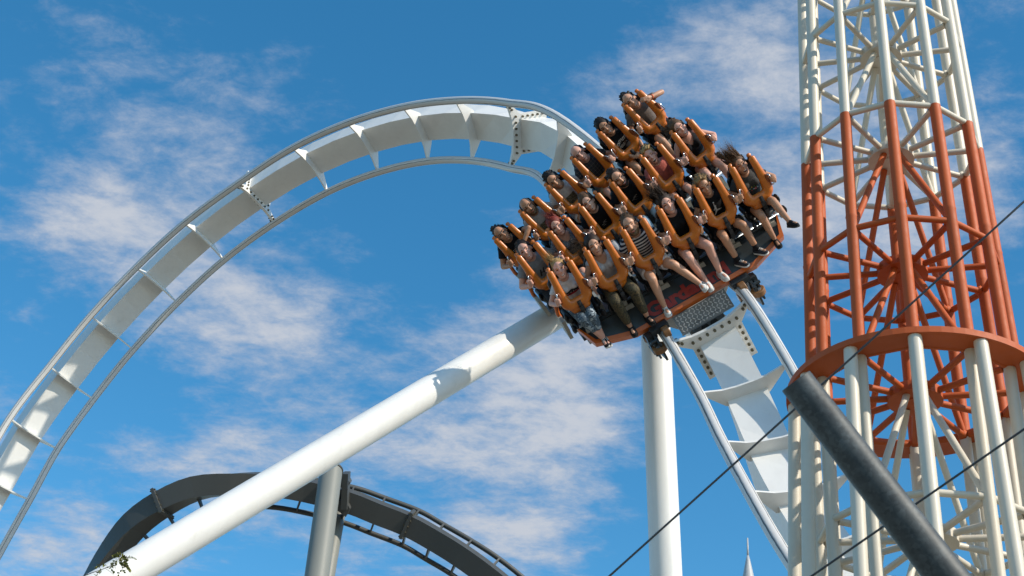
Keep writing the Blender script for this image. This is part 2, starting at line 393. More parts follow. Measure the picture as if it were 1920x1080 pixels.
# shared seat pieces, in the seat frame (x to the picture right, -y forward, z up)
g = G()
for sx in (-1, 1):
    P = [(sx*.146, .050, .745), (sx*.148, .005, .772), (sx*.150, -.055, .755), (sx*.152, -.105, .68), (sx*.156, -.150, .58), (sx*.162, -.185, .47), (sx*.164, -.210, .37), (sx*.145, -.228, .285)]
    g.tube(P, [.026, .042, .050, .051, .055, .068, .074, .078], 14, up=[(0, 1, 0)]*8, ell=.8)
    g.capsule((sx*.145, -.225, .285), (sx*.06, -.235, .235), .074, .074)
g.capsule((-.10, -.232, .25), (.10, -.232, .25), .076, .076, 14)
g.capsule((-.08, -.242, .18), (.08, -.242, .18), .064, .064, 14)
M_REST = remesh(g, .011, 6, 'shoulder_restraint')
def ring_path(c, a, b, rx, rz, n=14, t0=0, t1=1): return [Vector(c)+a*math.cos(2*math.pi*(t0+(t1-t0)*q/n))*rx+b*math.sin(2*math.pi*(t0+(t1-t0)*q/n))*rz for q in range(n+1)]
M_HAND = {}
HGRIP = {}
for sx in (-1, 1):
    top = Vector((sx*.190, -.215, .515)); bot = Vector((sx*.206, -.255, .365)); off = Vector((sx*.038, -.045, 0))
    g = G(); g.tube([top, top+off*.75, top+off+(bot-top)*.12, bot+off+(top-bot)*.12, bot+off*.75, bot], .009, 8)
    M_HAND[sx] = g.mesh('grab_handle'); HGRIP[sx] = ((top+bot)/2+off, (top-bot).normalized())
M_POCK = {sx: G().ell((sx*.200, -.236, .445), (.030, .024, .085), 14, 10).mesh('pocket_shade') for sx in (-1, 1)}
g = G(); g.tube([(0, -.305, .31), (0, -.322, .235), (0, -.325, .16), (0, -.345, .08), (0, -.36, -.02)], .028, 4, up=[(0, -1, 0)]*5, ell=.25)
M_BELT = g.mesh('belt', False)
g = G(); I4 = Matrix.Identity(4); g.box(I4, .066, .03, .05, (0, -.332, .20)); g.box(I4, .05, .028, .06, (0, -.345, .09))
M_BUCK = g.mesh('buckle', False)
BUCK = mat('buckle_dark', (.05, .05, .052), .35, .6)
g = G(); g.loft([(0, -.05, -.075, .185, .22), (0, -.05, -.03, .20, .235), (0, -.04, .0, .195, .225), (0, -.02, .02, .16, .18)], 22)
for sx in (-1, 1):
    g.capsule((sx*.20, -.20, .03), (sx*.20, .08, .05), .045, .05); g.capsule((sx*.175, -.30, -.05), (sx*.20, -.1, -.03), .03, .05)
g.capsule((0, -.30, .0), (0, -.335, .06), .035, .028)
M_PAN = remesh(g, .016, 3, 'seat_pan')
g = G(); g.loft([(0, .165, .0, .20, .05), (0, .17, .2, .21, .05), (0, .175, .45, .215, .05), (0, .17, .60, .19, .05), (0, .165, .66, .12, .045)], 20)
for sx in (-1, 1):
    g.capsule((sx*.2, .14, .1), (sx*.205, .13, .5), .035, .035); g.capsule((sx*.155, .14, .58), (sx*.148, .06, .725), .032, .022)
M_BACK = remesh(g, .018, 3, 'seat_back')
g = G(); g.ell((0, .165, .69), (.105, .035, .120), 18, 10)
for sx in (-1, 1): g.ell((sx*.094, .135, .68), (.020, .045, .09))
M_HEADR = remesh(g, .014, 3, 'headrest')
g = G()
for sx in (-1, 1): g.ell((0, 0, 0), (.028, .060, .072), 14, 8)
M_PAD = G().ell((0, 0, 0), (.028, .060, .072), 14, 8).mesh('hip_pad')
def holed(w0, w1, z0, z1, hw, hz0, hz1, y):   # bracket plate with a square opening
    gg = G(); o_ = [(-w0, z0), (w0, z0), (w1, z1), (-w1, z1)]; i_ = [(-hw, hz0), (hw, hz0), (hw, hz1), (-hw, hz1)]
    vs = [(x, y, z) for x, z in o_]+[(x, y, z) for x, z in i_]+[(x, y+.03, z) for x, z in o_]+[(x, y+.03, z) for x, z in i_]; fs = []
    for k in range(4):
        k2 = (k+1) % 4; fs += [[k, k2, 4+k2, 4+k], [8+k2, 8+k, 12+k, 12+k2], [k, 8+k, 8+k2, k2], [4+k2, 12+k2, 12+k, 4+k]]
    return gg.add(vs, fs)
g = holed(.115, .08, -.44, -.20, .042, -.37, -.265, -.22); g.box(I4, .05, .03, .17, (0, -.185, -.14)); g.box(I4, .24, .10, .03, (0, -.16, -.43)); g.box(I4, .10, .12, .05, (0, -.10, -.10))
M_BRK = g.mesh('bracket', False)
def up_copy(parent, name, me, m, M): return link(name, me, m, parent, M)
SEATS = {}
POCK = mat('pocket_shade_orange', (.22, .05, .006), .5)  # darker orange puts the shade of a recess onto a raised oval
for k in range(3):
    for i in range(6):
        Ms = seat_M(k, (i-2.5)*.56)
        s_ = up_copy(train, 'seat', M_BACK, BLACK, Ms); SEATS[k, i] = Ms
        for nm, me, m in (('headrest', M_HEADR, BLACK), ('seat_pan', M_PAN, BLACK), ('shoulder_restraint', M_REST, ORANGE), ('belt', M_BELT, BELT), ('buckle', M_BUCK, BUCK), ('bracket', M_BRK, FRAME)):
            up_copy(s_, nm, me, m, Ms)
        for sx in (-1, 1):
            up_copy(s_, 'grab_handle', M_HAND[sx], CHROME, Ms); up_copy(s_, 'pocket_shade', M_POCK[sx], POCK, Ms)
            up_copy(s_, 'hip_pad', M_PAD, BLACK, Ms @ Matrix.Translation((sx*.238, -.15, .06)) @ Matrix.Rotation(sx*.25, 4, 'Z'))
            up_copy(s_, 'thigh_pad', M_PAD, BLACK, Ms @ Matrix.Translation((sx*.225, -.31, -.045)) @ Matrix.Rotation(sx*.35, 4, 'Z') @ Matrix.Rotation(.5, 4, 'X'))
# chassis of each car
def rowbox(k, name, m, boxes, sm=False):
    g = G(); [g.box(I4, *b) for b in boxes]; return part(name, g, m, train, sm, M=seat_M(k, 0))
for k in range(3):
    M0 = seat_M(k, 0)
    rowbox(k, 'chassis_beam', DGREY, [(3.1, .22, .16, (0, .12, -.42)), (.9, .9, .14, (0, .15, -.56)), (.5, .5, .2, (0, .3, -.66))])
    rowbox(k, 'floor_tread', TREAD, [(2.9, .42, .02, (0, .30, -.30)), (2.9, .02, .06, (0, .51, -.30))])
    for y, z in ((.26, -.16), (-.02, -.26)):
        g = G(); g.tube([(-1.62, y, z), (1.62, y, z)], .034, 12); part('steel_bar', g, STEEL, train, True, M=M0)
    for x in [(i-3)*.56 for i in range(7)]:
        g = G(); g.box(I4, .05, .30, .30, (x, .20, -.24)); part('seat_rib', g, FRAME, train, False, M=M0)
    for sx in (-1, 1):
        g = G(); g.tube([(sx*1.66, .30, -.42), (sx*1.68, .25, -.05), (sx*1.64, .16, .30)], .03, 8); part('side_rail', g, EDGEO, train, True, M=M0)
# front panel: a sloping dark tray with an orange lip
MF = seat_M(0, 0)
pt, pb = Vector((0, -.10, -.215)), Vector((0, -.52, -.47)); sv = (pt-pb); LN = sv.length; sv.normalize(); nv = Vector((1, 0, 0)).cross(sv).normalized()
if nv.y > 0: nv = -nv
def pan(x, s, h): return pb+Vector((x, 0, 0))+sv*s+nv*h
poly = [(-.93, 0), (.93, 0), (1.46, .17), (1.56, LN), (-1.56, LN), (-1.46, .17)]
g = G(); g.prism(poly, pan, .03); part('front_panel', g, DGREY, train, M=MF)
g = G(); lip = [(-1.57, LN), (-1.47, .165), (-.935, -.01), (.935, -.01), (1.47, .165), (1.57, LN)]
inn = [(-1.55, LN), (-1.43, .215), (-.925, .055), (.925, .055), (1.43, .215), (1.55, LN)]
for i in range(5):
    g.prism([lip[i], lip[i+1], inn[i+1], inn[i]], lambda x, s, h: pan(x, s, h+.024), .022)
    g.prism([lip[i], lip[i+1], (lip[i+1][0]*.998, lip[i+1][1]+.012), (lip[i][0]*.998, lip[i][1]+.012)], lambda x, s, h: pan(x, s, h-.035), .09)
part('panel_edge', g, EDGEO, train, M=MF)
g = G(); g.prism([(-1.5, LN*.86), (1.5, LN*.86), (1.52, LN*.93), (-1.52, LN*.93)], lambda x, s, h: pan(x, s, h+.03), .03); part('panel_rib', g, DGREY, train, M=MF)
def text_mesh(body, size, bold=.0, ext=.0, shear=0, space=1.0):
    c = bpy.data.curves.new('t', 'FONT'); c.body = body; c.size = size; c.offset = bold; c.extrude = ext; c.shear = shear; c.space_character = space
    c.align_x = 'CENTER'; c.resolution_u = 3
    o = bpy.data.objects.new('t', c); COL.objects.link(o); dg = bpy.context.evaluated_depsgraph_get()
    me = bpy.data.meshes.new_from_object(o.evaluated_get(dg)); bpy.data.objects.remove(o); return me
tm = text_mesh('Gardaland', .275, .013, .003, 0, .97); w = max(v.co.x for v in tm.vertices)-min(v.co.x for v in tm.vertices)
kx = 1.26/w
for v in tm.vertices: v.co = pan(v.co.x*kx-.03, .095+v.co.y, .0195+v.co.z)
link('lettering', tm, REDL, train, MF)
for x in (-.60, -.40, -.15, .30, .50):                          # flared ends of the strokes
    g = G(); g.prism([(x, .085), (x+.07, .085), (x+.05, .11), (x+.015, .11)], lambda x, s, h: pan(x, s, h+.021), .006); part('lettering_foot', g, REDL, train, M=MF)
# step plate with raised tread, below the panel
g = G(); g.box(I4, .80, .27, .016, (0, 0, 0)); g.box(I4, .80, .016, .07, (0, -.135, -.03))
part('step_plate', g, TREAD, train, M=MF @ Matrix.Translation((0, -.60, -.64)) @ Matrix.Rotation(.85, 4, 'X'))
g = G()
for a in range(15):
    for b in range(6):
        Mx = Matrix.Translation((-.36+.0515*a, -.10+.041*b, .010)) @ Matrix.Rotation(.8 if (a+b) % 2 else -.8, 4, 'Z'); g.box(Mx, .036, .013, .008)
part('tread_studs', g, mat('stud_bright', (.62, .63, .64), .3, .6), train, M=MF @ Matrix.Translation((0, -.60, -.64)) @ Matrix.Rotation(.85, 4, 'X'))['kind'] = 'stuff'
g = G(); g.box(I4, .46, .30, .26, (0, -.50, -.86)); g.box(I4, .40, .2, .1, (0, -.56, -.74)); part('brake_box', g, mat('box_grey', (.10, .105, .11), .4, .3), train, M=MF)
for x in (-.07, .07):
    g = G(); g.tube([(x, -.648, -.84), (x, -.656, -.84)], .055, 16); part('hole_shade', g, DARK, train, M=MF)  # dark discs on the solid box, coloured as the shade inside holes
# wheel carriers on the rails
def carrier(k, y, hide=False):
    Ms = seat_M(k, 0)
    for sx in (-1, 1):
        Mc = Ms @ Matrix.Translation((sx*GA/2, y, RAILZ)) @ Matrix.Diagonal((sx, 1, 1, 1))
        g = G()
        side = [(-.24, -.20), (-.22, .10), (.02, .15), (.24, .08), (.26, -.16), (.10, -.26)]
        g.prism(side, lambda a, b, h: Vector((.155+h, a, b)), .03); g.prism([(p[0]*.8, p[1]*.8) for p in side], lambda a, b, h: Vector((.215+h, a, b)), .025)
        g.box(I4, .26, .14, .08, (.04, .0, .17)); g.box(I4, .14, .12, .30, (.19, .0, .0)); g.box(I4, .30, .06, .05, (.0, .20, .12))
        for q in ((-.14, .1), (.16, .06), (.14, -.14), (-.12, -.12)): g.tube([(.16, q[0], q[1]), (.255, q[0], q[1])], .025, 8)
        gm = g.xform(Matrix.Diagonal((sx, 1, 1, 1)) if False else Matrix.Identity(4))
        if sx < 0: gm.v = [Vector((-v.x, v.y, v.z)) for v in gm.v]
        Mc = Ms @ Matrix.Translation((sx*GA/2, y, RAILZ))
        wc = part('wheel_carrier', gm, DGREY, train, M=Mc)
        for yy in (-.16, .16):
            for c, ax, r, hw in (((0, yy, .072+.085), (1, 0, 0), .085, .045), ((0, yy*.8, -.072-.08), (1, 0, 0), .08, .04), ((sx*(.072+.10), yy*1.1, -.01), (0, 0, 1), .10, .04)):
                a = Vector(ax); c = Vector(c)
                g = G(); g.tube([c-a*hw, c-a*hw*.8, c+a*hw*.8, c+a*hw], [r*.9, r, r, r*.9], 20); w_ = part('wheel', g, BROWN, wc, True, M=Mc, auto=35)
                g = G(); g.tube([c-a*(hw+.008), c+a*(hw+.008)], r*.5, 14); part('hub', g, STEEL, wc, True, M=Mc, auto=35)
carrier(0, -.58); carrier(1, 0); carrier(2, 0); carrier(2, .8)
# ------------------------------------------------------------------ drop tower
T0 = W(1670.5, 296, 13.6); TX, TY = T0.x, T0.y
def z_at(py):
    lo, hi = -5.0, 60.0
    for _ in range(50):
        m = (lo+hi)/2
        if PX(Vector((TX, TY, m)))[1] > py: lo = m
        else: hi = m
    return (lo+hi)/2
zl = [z_at(y) for y in (107, 296, 510, 745.6, 1012)]
half = [142, 156.5, 172, 189]
Rl = [h*PX(Vector((TX, TY, z)))[2]/FPX*1.0 for h, z in zip(half, zl)]
def TR(z):
    if z >= zl[3]:
        k = (Rl[0]-Rl[3])/(zl[0]-zl[3]); return max(.52, Rl[3]+k*(z-zl[3]))
    return Rl[3]
dz = zl[0]-zl[1]
levels = zl[::-1]+[zl[0]+dz*q for q in range(1, 2)]
low = []; z = zl[4]-dz
while z > .3: low.append(z); z -= dz
levels = low[::-1]+levels
tw = thing('drop_tower', Vector((TX, TY, 0)), 'tall round lattice tower of white and orange steel tubes', 'tower')
camdir = math.atan2(CAM.y-TY, CAM.x-TX)
ANG = [camdir+R_(2.6)*1+R_(30)*q for q in range(12)]
def node(a, z, R=None): R = TR(z) if R is None else R; return Vector((TX+R*math.cos(a), TY+R*math.sin(a), z))
CR_ = .050
ztop = levels[-1]+.06
zO, zF = zl[1], zl[3]
for a in ANG:
    g = G(); g.tube([node(a, zO), node(a, ztop)], CR_, 14); part('column', g, CREAM, tw, True, auto=50)
    g = G(); zs = [zF+.02, (zO+zF)/2+.1, (zO+zF)/2+.115, (zO+zF)/2+.13, zO]; g.tube([node(a, q) for q in zs], [CR_*1.02, CR_*1.02, CR_*1.10, CR_*1.02, CR_*1.02], 14); part('column', g, TORANGE, tw, True, auto=50)
    g = G(); g.tube([node(a, zF-.02), node(a, 0)], CR_*1.0, 14); part('column', g, CREAM, tw, True, auto=50)
RO = 222*PX(Vector((TX, TY, zF)))[2]/FPX
for a in ANG:
    g = G(); g.tube([node(a, zF-.02, RO), node(a, 0, RO*1.30)], CR_*1.12, 14); part('outer_column', g, CREAM, tw, True, auto=50)
for z in levels:
    m = TORANGE if zF-.1 < z < zO-.1 else CREAM
    Rz = TR(z); hr = Rz*.27
    g = G(); n = 24; g.tube([(TX, TY, z-.045), (TX, TY, z+.045)], hr, n); part('hub', g, m, tw, False)
    g = G(); g.tube([(TX, TY, z-.055), (TX, TY, z+.055)], hr*.35, 12); part('hub_ring', g, m, tw, False)
    for i, a in enumerate(ANG):
        b = ANG[(i+1) % 12]
        g = G(); g.tube([node(a, z), node(b, z)], .029, 10); part('ring_tube', g, m, tw, True, auto=60)
        g = G(); g.tube([node(a, z, hr*.9), node(a, z)], .029, 10); part('spoke', g, m, tw, True, auto=60)
        g = G(); w_ = (node(a, z)-Vector((TX, TY, z))).normalized(); g.tube([node(a, z)-w_*.075, node(a, z)-w_*.045], [.026, .05], 10); part('weld_collar', g, m, tw, True)
    zb = z-dz*1.02
    if zb > 0:
        mb = TORANGE if zF+.3 < z < zO+.1 else CREAM
        for i in (1, 5, 7, 11):
            a = ANG[i]; w_ = Vector((math.cos(a), math.sin(a), 0))
            g = G(); g.tube([Vector((TX, TY, z-.045))+w_*hr*.62, node(a, zb)], .030, 10); part('brace', g, mb, tw, True, auto=60)
# bolted flange between orange and white sections
g = G(); n = 72; vs = []; fs = []
RI, RX = TR(zF)-.04, RO+.07
for k in range(n):
    a = 2*math.pi*k/n; c, s = math.cos(a), math.sin(a)
    vs += [(TX+RI*c, TY+RI*s, zF-.02), (TX+RX*c, TY+RX*s, zF-.02), (TX+RX*c, TY+RX*s, zF+.035), (TX+RI*c, TY+RI*s, zF+.035)]
for k in range(n):
    k2 = (k+1) % n
    for q in range(4): q2 = (q+1) % 4; fs.append([k*4+q, k*4+q2, k2*4+q2, k2*4+q])
g.add(vs, fs); part('flange', g, TORANGE, tw, False)

# ------------------------------------------------------------------ galvanised pole, cables, mast
def blend(a, b, k): return a+(b-a)*k
E1, E2 = W(1492, 714, 6.9), W(1774, 1080, 6.68)
Eg = to_ground(E1, E2)
pole = thing('steel_pole', Eg, 'thick leaning dark galvanised pole in front of the lattice tower', 'pole')
ax = (E1-Eg).normalized()
g = G(); n = 40; P0, P1 = Eg, E1
g.tube([P0, P1-ax*.004, P1, P1, P1-ax*.25], [.16, .083, .081, .076, .076], n, caps=False); part('tube', g, GALV, pole, True, auto=40)
g = G(); g.tube([P1-ax*.03, P1-ax*.02], .0755, n); part('end_cap', g, DARK, pole)
C1a, C1b = W(1130, 1080, 9.4), W(1920, 375, 9.4)
top1 = blend(C1a, C1b, 1.22); low1 = to_ground(C1a, C1b)
mast = thing('mast', Vector((top1.x, top1.y, 0)), 'slim steel mast holding the two thin cables', 'mast')
g = G(); g.tube([(top1.x, top1.y, 0), (top1.x, top1.y, top1.z+.3)], [.11, .07], 16); part('tube', g, GALV, mast, True, auto=40)
g = G(); g.tube([(top1.x, top1.y, top1.z+.3), (top1.x, top1.y, top1.z+.36)], [.085, .05], 16); part('cap', g, GALV, mast, True)
best = None
for q in range(400):
    z = top1.z*q/400; p = PX(Vector((top1.x, top1.y, z)))
    e = abs((p[1]-1080)-(800-1080)/(1920-1510)*(p[0]-1510))
    if best is None or e < best[0]: best = (e, z)
top2 = Vector((top1.x, top1.y, best[1]))
C2a = W(1510, 1080, 9.0); low2 = to_ground(top2, C2a)
for nm, a, b in (('thin dark cable crossing the white column and the upper orange tower', low1, top1), ('thin dark cable crossing the lower white tower behind the grey pole', low2, top2)):
    g = G(); pts = []
    for q in range(13):
        k = q/12; p = blend(a, b, k); p.z -= .05*4*k*(1-k); pts.append(p)
    g.tube(pts, .0075, 8); o = part('guy_cable', g, CABLE, None, True); tag(o, nm, 'cable', 'guy cables')

# ------------------------------------------------------------------ dark grey coaster behind
gs = [((150, 1150), (150, 1140), (178, 1172), 40), ((176, 1095), (180, 1088), (208, 1120), 40), ((213, 1034), (222, 1027), (250, 1064), 40), ((252, 984), (262, 978), (288, 1022), 40), ((304, 945), (312, 938), (330, 990), 40),
      ((366, 916), (372, 908), (384, 966), 40), ((434, 908), (438, 898), (444, 952), 40), ((500, 908), (504, 894), (498, 950), 40.2), ((570, 918), (576, 898), (556, 958), 40.4), ((655, 940), (663, 914), (638, 978), 40.5),
      ((708, 961), (722, 934), (694, 999), 40.5), ((764, 983), (786, 958), (755, 1023), 40.5), ((812, 1009), (832, 984), (798, 1048), 40.4), ((862, 1040), (884, 1014), (845, 1076), 40.2), ((912, 1076), (936, 1048), (893, 1112), 40), ((962, 1118), (988, 1090), (940, 1150), 39.8), ((1010, 1166), (1038, 1140), (986, 1196), 39.5), ((1056, 1222), (1085, 1198), (1030, 1250), 39.2)]
gt = thing('dark_coaster_track', W(600, 930, 40), 'dark grey coaster track arching low behind the white support tube', 'coaster track')
n = len(gs); SPC = []; UR = []; LR = []
for i, (c, a, b, D) in enumerate(gs):
    back = .15+.45*min(1, max(0, (i-5)/5))          # rails sit behind the box beam further right
    SPC.append(W(*c, D)); UR.append(W(*a, D+back+.35*(1-min(1, i/6)))); LR.append(W(*b, D+back))
def spl(P, s):
    i = max(0, min(len(P)-2, int(s))); t = s-i; ix = [max(0, min(len(P)-1, i+q)) for q in (-1, 0, 1, 2)]
    return cr(*[P[q] for q in ix], t)
for P in (UR, LR):
    g = G(); g.tube([spl(P, i/6) for i in range((n-1)*6+1)], .075, 12); part('rail', g, GREYP, gt, True)
frames = []
for i in range(n):
    t = (SPC[min(i+1, n-1)]-SPC[max(i-1, 0)]).normalized(); l = UR[i]-LR[i]; l = (l-t*l.dot(t)).normalized()
    rot = R_(48)*max(0, 1-i/7)                       # beam rolls so that its underside shows at the left
    l = Matrix.Rotation(-rot, 3, t) @ l; u = t.cross(l); frames.append((SPC[i], t, l, u))
HS = .30
for i in range(n-1):
    vs = []; SUB = 3
    for q in range(SUB+1):
        k = q/SUB; M = spl(SPC, i+k); l = frames[i][2].lerp(frames[i+1][2], k).normalized(); t = frames[i][1].lerp(frames[i+1][1], k).normalized(); u = t.cross(l).normalized()
        vs += [M+l*x*HS+u*y*.30 for x, y in ((-1, -1), (1, -1), (1, 1), (-1, 1))]
    F = [[0, 1, 2, 3], [SUB*4+3, SUB*4+2, SUB*4+1, SUB*4]]
    for q in range(SUB): F += [[q*4+k, q*4+(k+1) % 4, q*4+4+(k+1) % 4, q*4+4+k] for k in range(4)]
    g = G(); g.add(vs, F); part('spine_segment', g, GREYP, gt, True, auto=30)
for i in range(1, n-1):
    M, t, l, u = frames[i]; a, b = UR[i], LR[i]; m = SPC[i]
    for p in (a, b):
        g = G(); q = m+(p-m)*.25; s_ = u*.10
        g.prism([(0, -1), (0, 1), (1, .45), (1, -.45)], lambda x, y, h, q=q, p=p, m=m: blend(q, p, x)+(t.cross(p-m).normalized())*y*.14+t*h, .05); part('tie_arm', g, GREYP, gt)
    if i in (4, 11):
        g = G(); g.prism([(-.40, -.38), (.40, -.38), (.40, .38), (-.40, .38)], lambda x, y, h: M+l*x+u*y+t*h, .09); to = part('flange', g, GREYP, gt)
        for sd in (-1, 1):
            for q in range(5):
                for cx, cy in ((-.35+.175*q, .34), (-.35+.175*q, -.34), (.36, -.3+.15*q), (-.36, -.3+.15*q)):
                    link('bolt', BM, mat('bolt_pale', (.30, .29, .26), .4, .4), to, frame(M+l*cx+u*cy+t*sd*.06, l, u, t))
ca, cb = W(620.5, 884, 39.3), W(594, 1080, 36.4); cbg = to_ground(ca, cb)
gc = thing('grey_column', cbg, 'grey steel column holding up the dark coaster track', 'support')
cyl('tube', ca, cbg, .315, GREYC, gc, 32); cyl('cap', ca, ca+(ca-cbg).normalized()*.05, .34, GREYP, gc, 32)
sp = W(648, 918, 40.0)
for dzz in (.33, -.40):
    g = G(); g.prism([(-.12, -.05), (.30, -.10), (.42, -.32), (.30, -.55), (.05, -.35)], lambda x, y, h: sp+cv(x-.28, y+dzz+.2, h-.1), .5); part('saddle_bracket', g, GREYP, gc)
g = G(); g.prism([(-.08, .58), (.09, .58), (.05, -.42), (-.12, -.42)], lambda x, y, h: sp+cv(x+.02, y-.10, h+.02), .62); part('saddle_plate', g, GREYP, gc)
c2a, c2b = W(634, 960, 41.2), W(613, 1080, 39.4); c2g = to_ground(c2a, c2b)
gc2 = thing('grey_brace_column', c2g, 'second grey steel column mostly hidden behind the front grey column', 'support')
cyl('tube', c2a, c2g, .22, GREYC, gc2, 24)
cyl('foot_plate', c2g+Vector((0, 0, -.05)), c2g+Vector((0, 0, .06)), .5, GREYP, gc2, 24); cyl('foot_plate', cbg+Vector((0, 0, -.05)), cbg+Vector((0, 0, .06)), .7, GREYP, gc, 24)

# ------------------------------------------------------------------ far spire
s0 = W(1401.5, 1009, 95); base = Vector((s0.x, s0.y, 0)); pm = 95/FPX
spi = thing('spire', base, 'slender pale spire with a thin rod tip low in the sky', 'spire')
def zs(py):
    lo, hi = 0., 80.
    for _ in range(40):
        m = (lo+hi)/2
        if PX(Vector((base.x, base.y, m)))[1] > py: lo = m
        else: hi = m
    return lo
g = G(); g.tube([base+Vector((0, 0, zs(1046))), base+Vector((0, 0, zs(1009)))], [.075, .05], 10); part('rod', g, SPIREM, spi, True)
g = G(); g.tube([base+Vector((0, 0, z)) for z in (zs(1190), zs(1120), zs(1080), zs(1052), zs(1042))], [.95, .62, .36, .16, .075], 20); part('cone', g, SPIREM, spi, True)
g = G(); g.tube([base, base+Vector((0, 0, zs(1195))), base+Vector((0, 0, zs(1190)))], [1.6, 1.5, 1.1], 20); part('turret', g, SPIREM, spi, True, auto=40)

# ------------------------------------------------------------------ twig of a young tree at lower left
tD = 11.5
tb = W(60, 1120, tD); tree = thing('young_tree', Vector((tb.x, tb.y, 0)), 'leafy twig tip of a young tree in front of the white strut', 'tree')
g = G(); pts = [Vector((tb.x, tb.y, 0)), Vector((tb.x+.05, tb.y, tb.z*.4)), Vector((tb.x-.03, tb.y+.05, tb.z*.75)), tb]
g.tube(pts, [.05, .04, .025, .008], 10); part('trunk', g, BARK, tree, True)
g = G(); br = [(60, 1120), (110, 1098), (150, 1083), (172, 1074), (188, 1069), (205, 1062), (216, 1055), (223, 1047), (228, 1041)]
g.tube([W(x, y, tD+.01*i) for i, (x, y) in enumerate(br)], [.008, .006, .005, .0035, .003, .0028, .0025, .002, .0015], 6)
g.tube([W(198, 1066, tD), W(208, 1073, tD), W(216, 1082, tD), W(226, 1100, tD)], .0015, 5)
g.tube([W(150, 1083, tD), W(160, 1090, tD), W(180, 1098, tD)], .002, 5)
for k in range(12):
    a = R_(30*k+10); h = 2.0+.28*k; p = Vector((tb.x, tb.y, h)); q = p+Vector((math.cos(a)*.7, math.sin(a)*.7, .5)); g.tube([p, blend(p, q, .5)+Vector((0, 0, .05)), q], [.012, .008, .003], 6)
part('branch', g, BARK, tree, True)
rl = random.Random(3); g = G()
def leaf(p, L_, w, d, nn):
    d = d.normalized(); s_ = d.cross(nn).normalized(); nn = s_.cross(d)
    L_ *= 1.35; w *= 1.6; g.add([p, p+d*L_*.45+s_*w+nn*.15*w, p+d*L_, p+d*L_*.45-s_*w+nn*.15*w], [[0, 1, 2], [0, 2, 3]])
def rv(): return Vector((rl.uniform(-1, 1), rl.uniform(-1, 1), rl.uniform(-1, 1)))
def frond(p0, p1, p2, n_, L_, w):           # feathery compound leaf
    for k in range(n_):
        t = k/(n_-1); p = blend(blend(p0, p1, t), blend(p1, p2, t), t); tn = (blend(p1, p2, t)-blend(p0, p1, t)).normalized(); sd = tn.cross(CR @ Vector((0, 0, 1)))
        for sg in (-1, 1): leaf(p, L_*rl.uniform(.7, 1.2)*(1-.5*t), w, sd*sg*.5+tn*.5+rv()*.45+Vector((0, 0, -.35)), rv())
frond(W(226, 1043, tD), W(222, 1038, tD), W(214, 1043, tD), 14, .030, .006)
frond(W(226, 1044, tD), W(234, 1042, tD), W(238, 1050, tD), 14, .032, .006)
frond(W(222, 1053, tD), W(234, 1052, tD), W(243, 1068, tD), 22, .036, .006)
frond(W(238, 1046, tD), W(246, 1042, tD), W(255, 1048, tD), 12, .016, .003)
for x, y in [(178, 1064), (182, 1063), (187, 1061), (195, 1060), (198, 1062), (213, 1054), (218, 1052), (220, 1058), (212, 1061), (215, 1062), (209, 1062), (186, 1074), (183, 1077), (182, 1080), (211, 1071), (223, 1076), (190, 1073), (228, 1066), (231, 1070)]:
    for _ in range(3): leaf(W(x+rl.uniform(-1.5, 1.5), y+rl.uniform(-1.5, 1.5), tD), .022, .0055, rv(), rv())
for k in range(500):
    a = rl.uniform(0, 6.28); h = rl.uniform(2.2, 5.6); r = rl.uniform(.15, .8)*min(1, (6-h)*.5)
    leaf(Vector((tb.x+math.cos(a)*r-.2, tb.y+math.sin(a)*r, min(h, tb.z-.45))), .06, .014, rv(), rv())
part('crown', g, LEAF, tree)
# ------------------------------------------------------------------ riders
SKIN = {}
def skin(name, c):
    SKIN[name] = mat('skin_'+name, c, .48, var=.10, vs_=14, spec=.4); return SKIN[name]
skin('fair', (.64, .37, .26)); skin('mid', (.56, .295, .185)); skin('tan', (.47, .235, .135)); skin('pink', (.65, .345, .255))
LIP = mat('lip', (.33, .085, .075), .45); MOUTH = mat('mouth', (.06, .015, .015), .6); TEETH = mat('teeth', (.75, .72, .66), .35)
EYE = mat('eye_dark', (.018, .012, .010), .3); EYEW = mat('eye_white', (.6, .58, .55), .3)
SOLE = mat('sole_white', (.72, .71, .68), .6); SOLEB = mat('sole_black', (.02, .02, .02), .6)
def cloth(name, c, var=.15): return mat(name, c, .85, var=var, vs_=25, bump=.25, bs=40, spec=.2)
def stripes_b(n, l, b, t):
    sp = n.new('ShaderNodeSeparateXYZ'); l.new(t.outputs['Object'], sp.inputs[0])
    m = n.new('ShaderNodeMath'); m.operation = 'MULTIPLY'; l.new(sp.outputs[2], m.inputs[0]); m.inputs[1].default_value = 24
    f = n.new('ShaderNodeMath'); f.operation = 'FRACT'; l.new(m.outputs[0], f.inputs[0])
    c = ramp(n, [(0, (.66, .60, .57)), (.46, (.014, .012, .02))], True); l.new(f.outputs[0], c.inputs[0]); l.new(c.outputs[0], b.inputs['Base Color'])
def plaid_b(n, l, b, t):
    sp = n.new('ShaderNodeSeparateXYZ'); l.new(t.outputs['Object'], sp.inputs[0]); cs = []
    for ax, k in ((0, 22), (2, 20)):
        m = n.new('ShaderNodeMath'); m.operation = 'MULTIPLY'; l.new(sp.outputs[ax], m.inputs[0]); m.inputs[1].default_value = k
        f = n.new('ShaderNodeMath'); f.operation = 'FRACT'; l.new(m.outputs[0], f.inputs[0])
        c = ramp(n, [(0, (.025, .03, .045)), (.45, (.03, .055, .045)), (.60, (.22, .20, .20)), (.68, (.06, .025, .03)), (.85, (.02, .03, .05))], True); l.new(f.outputs[0], c.inputs[0]); cs.append(c)
    mx = n.new('ShaderNodeMixRGB'); mx.inputs[0].default_value = .5; l.new(cs[0].outputs[0], mx.inputs[1]); l.new(cs[1].outputs[0], mx.inputs[2]); l.new(mx.outputs[0], b.inputs['Base Color'])
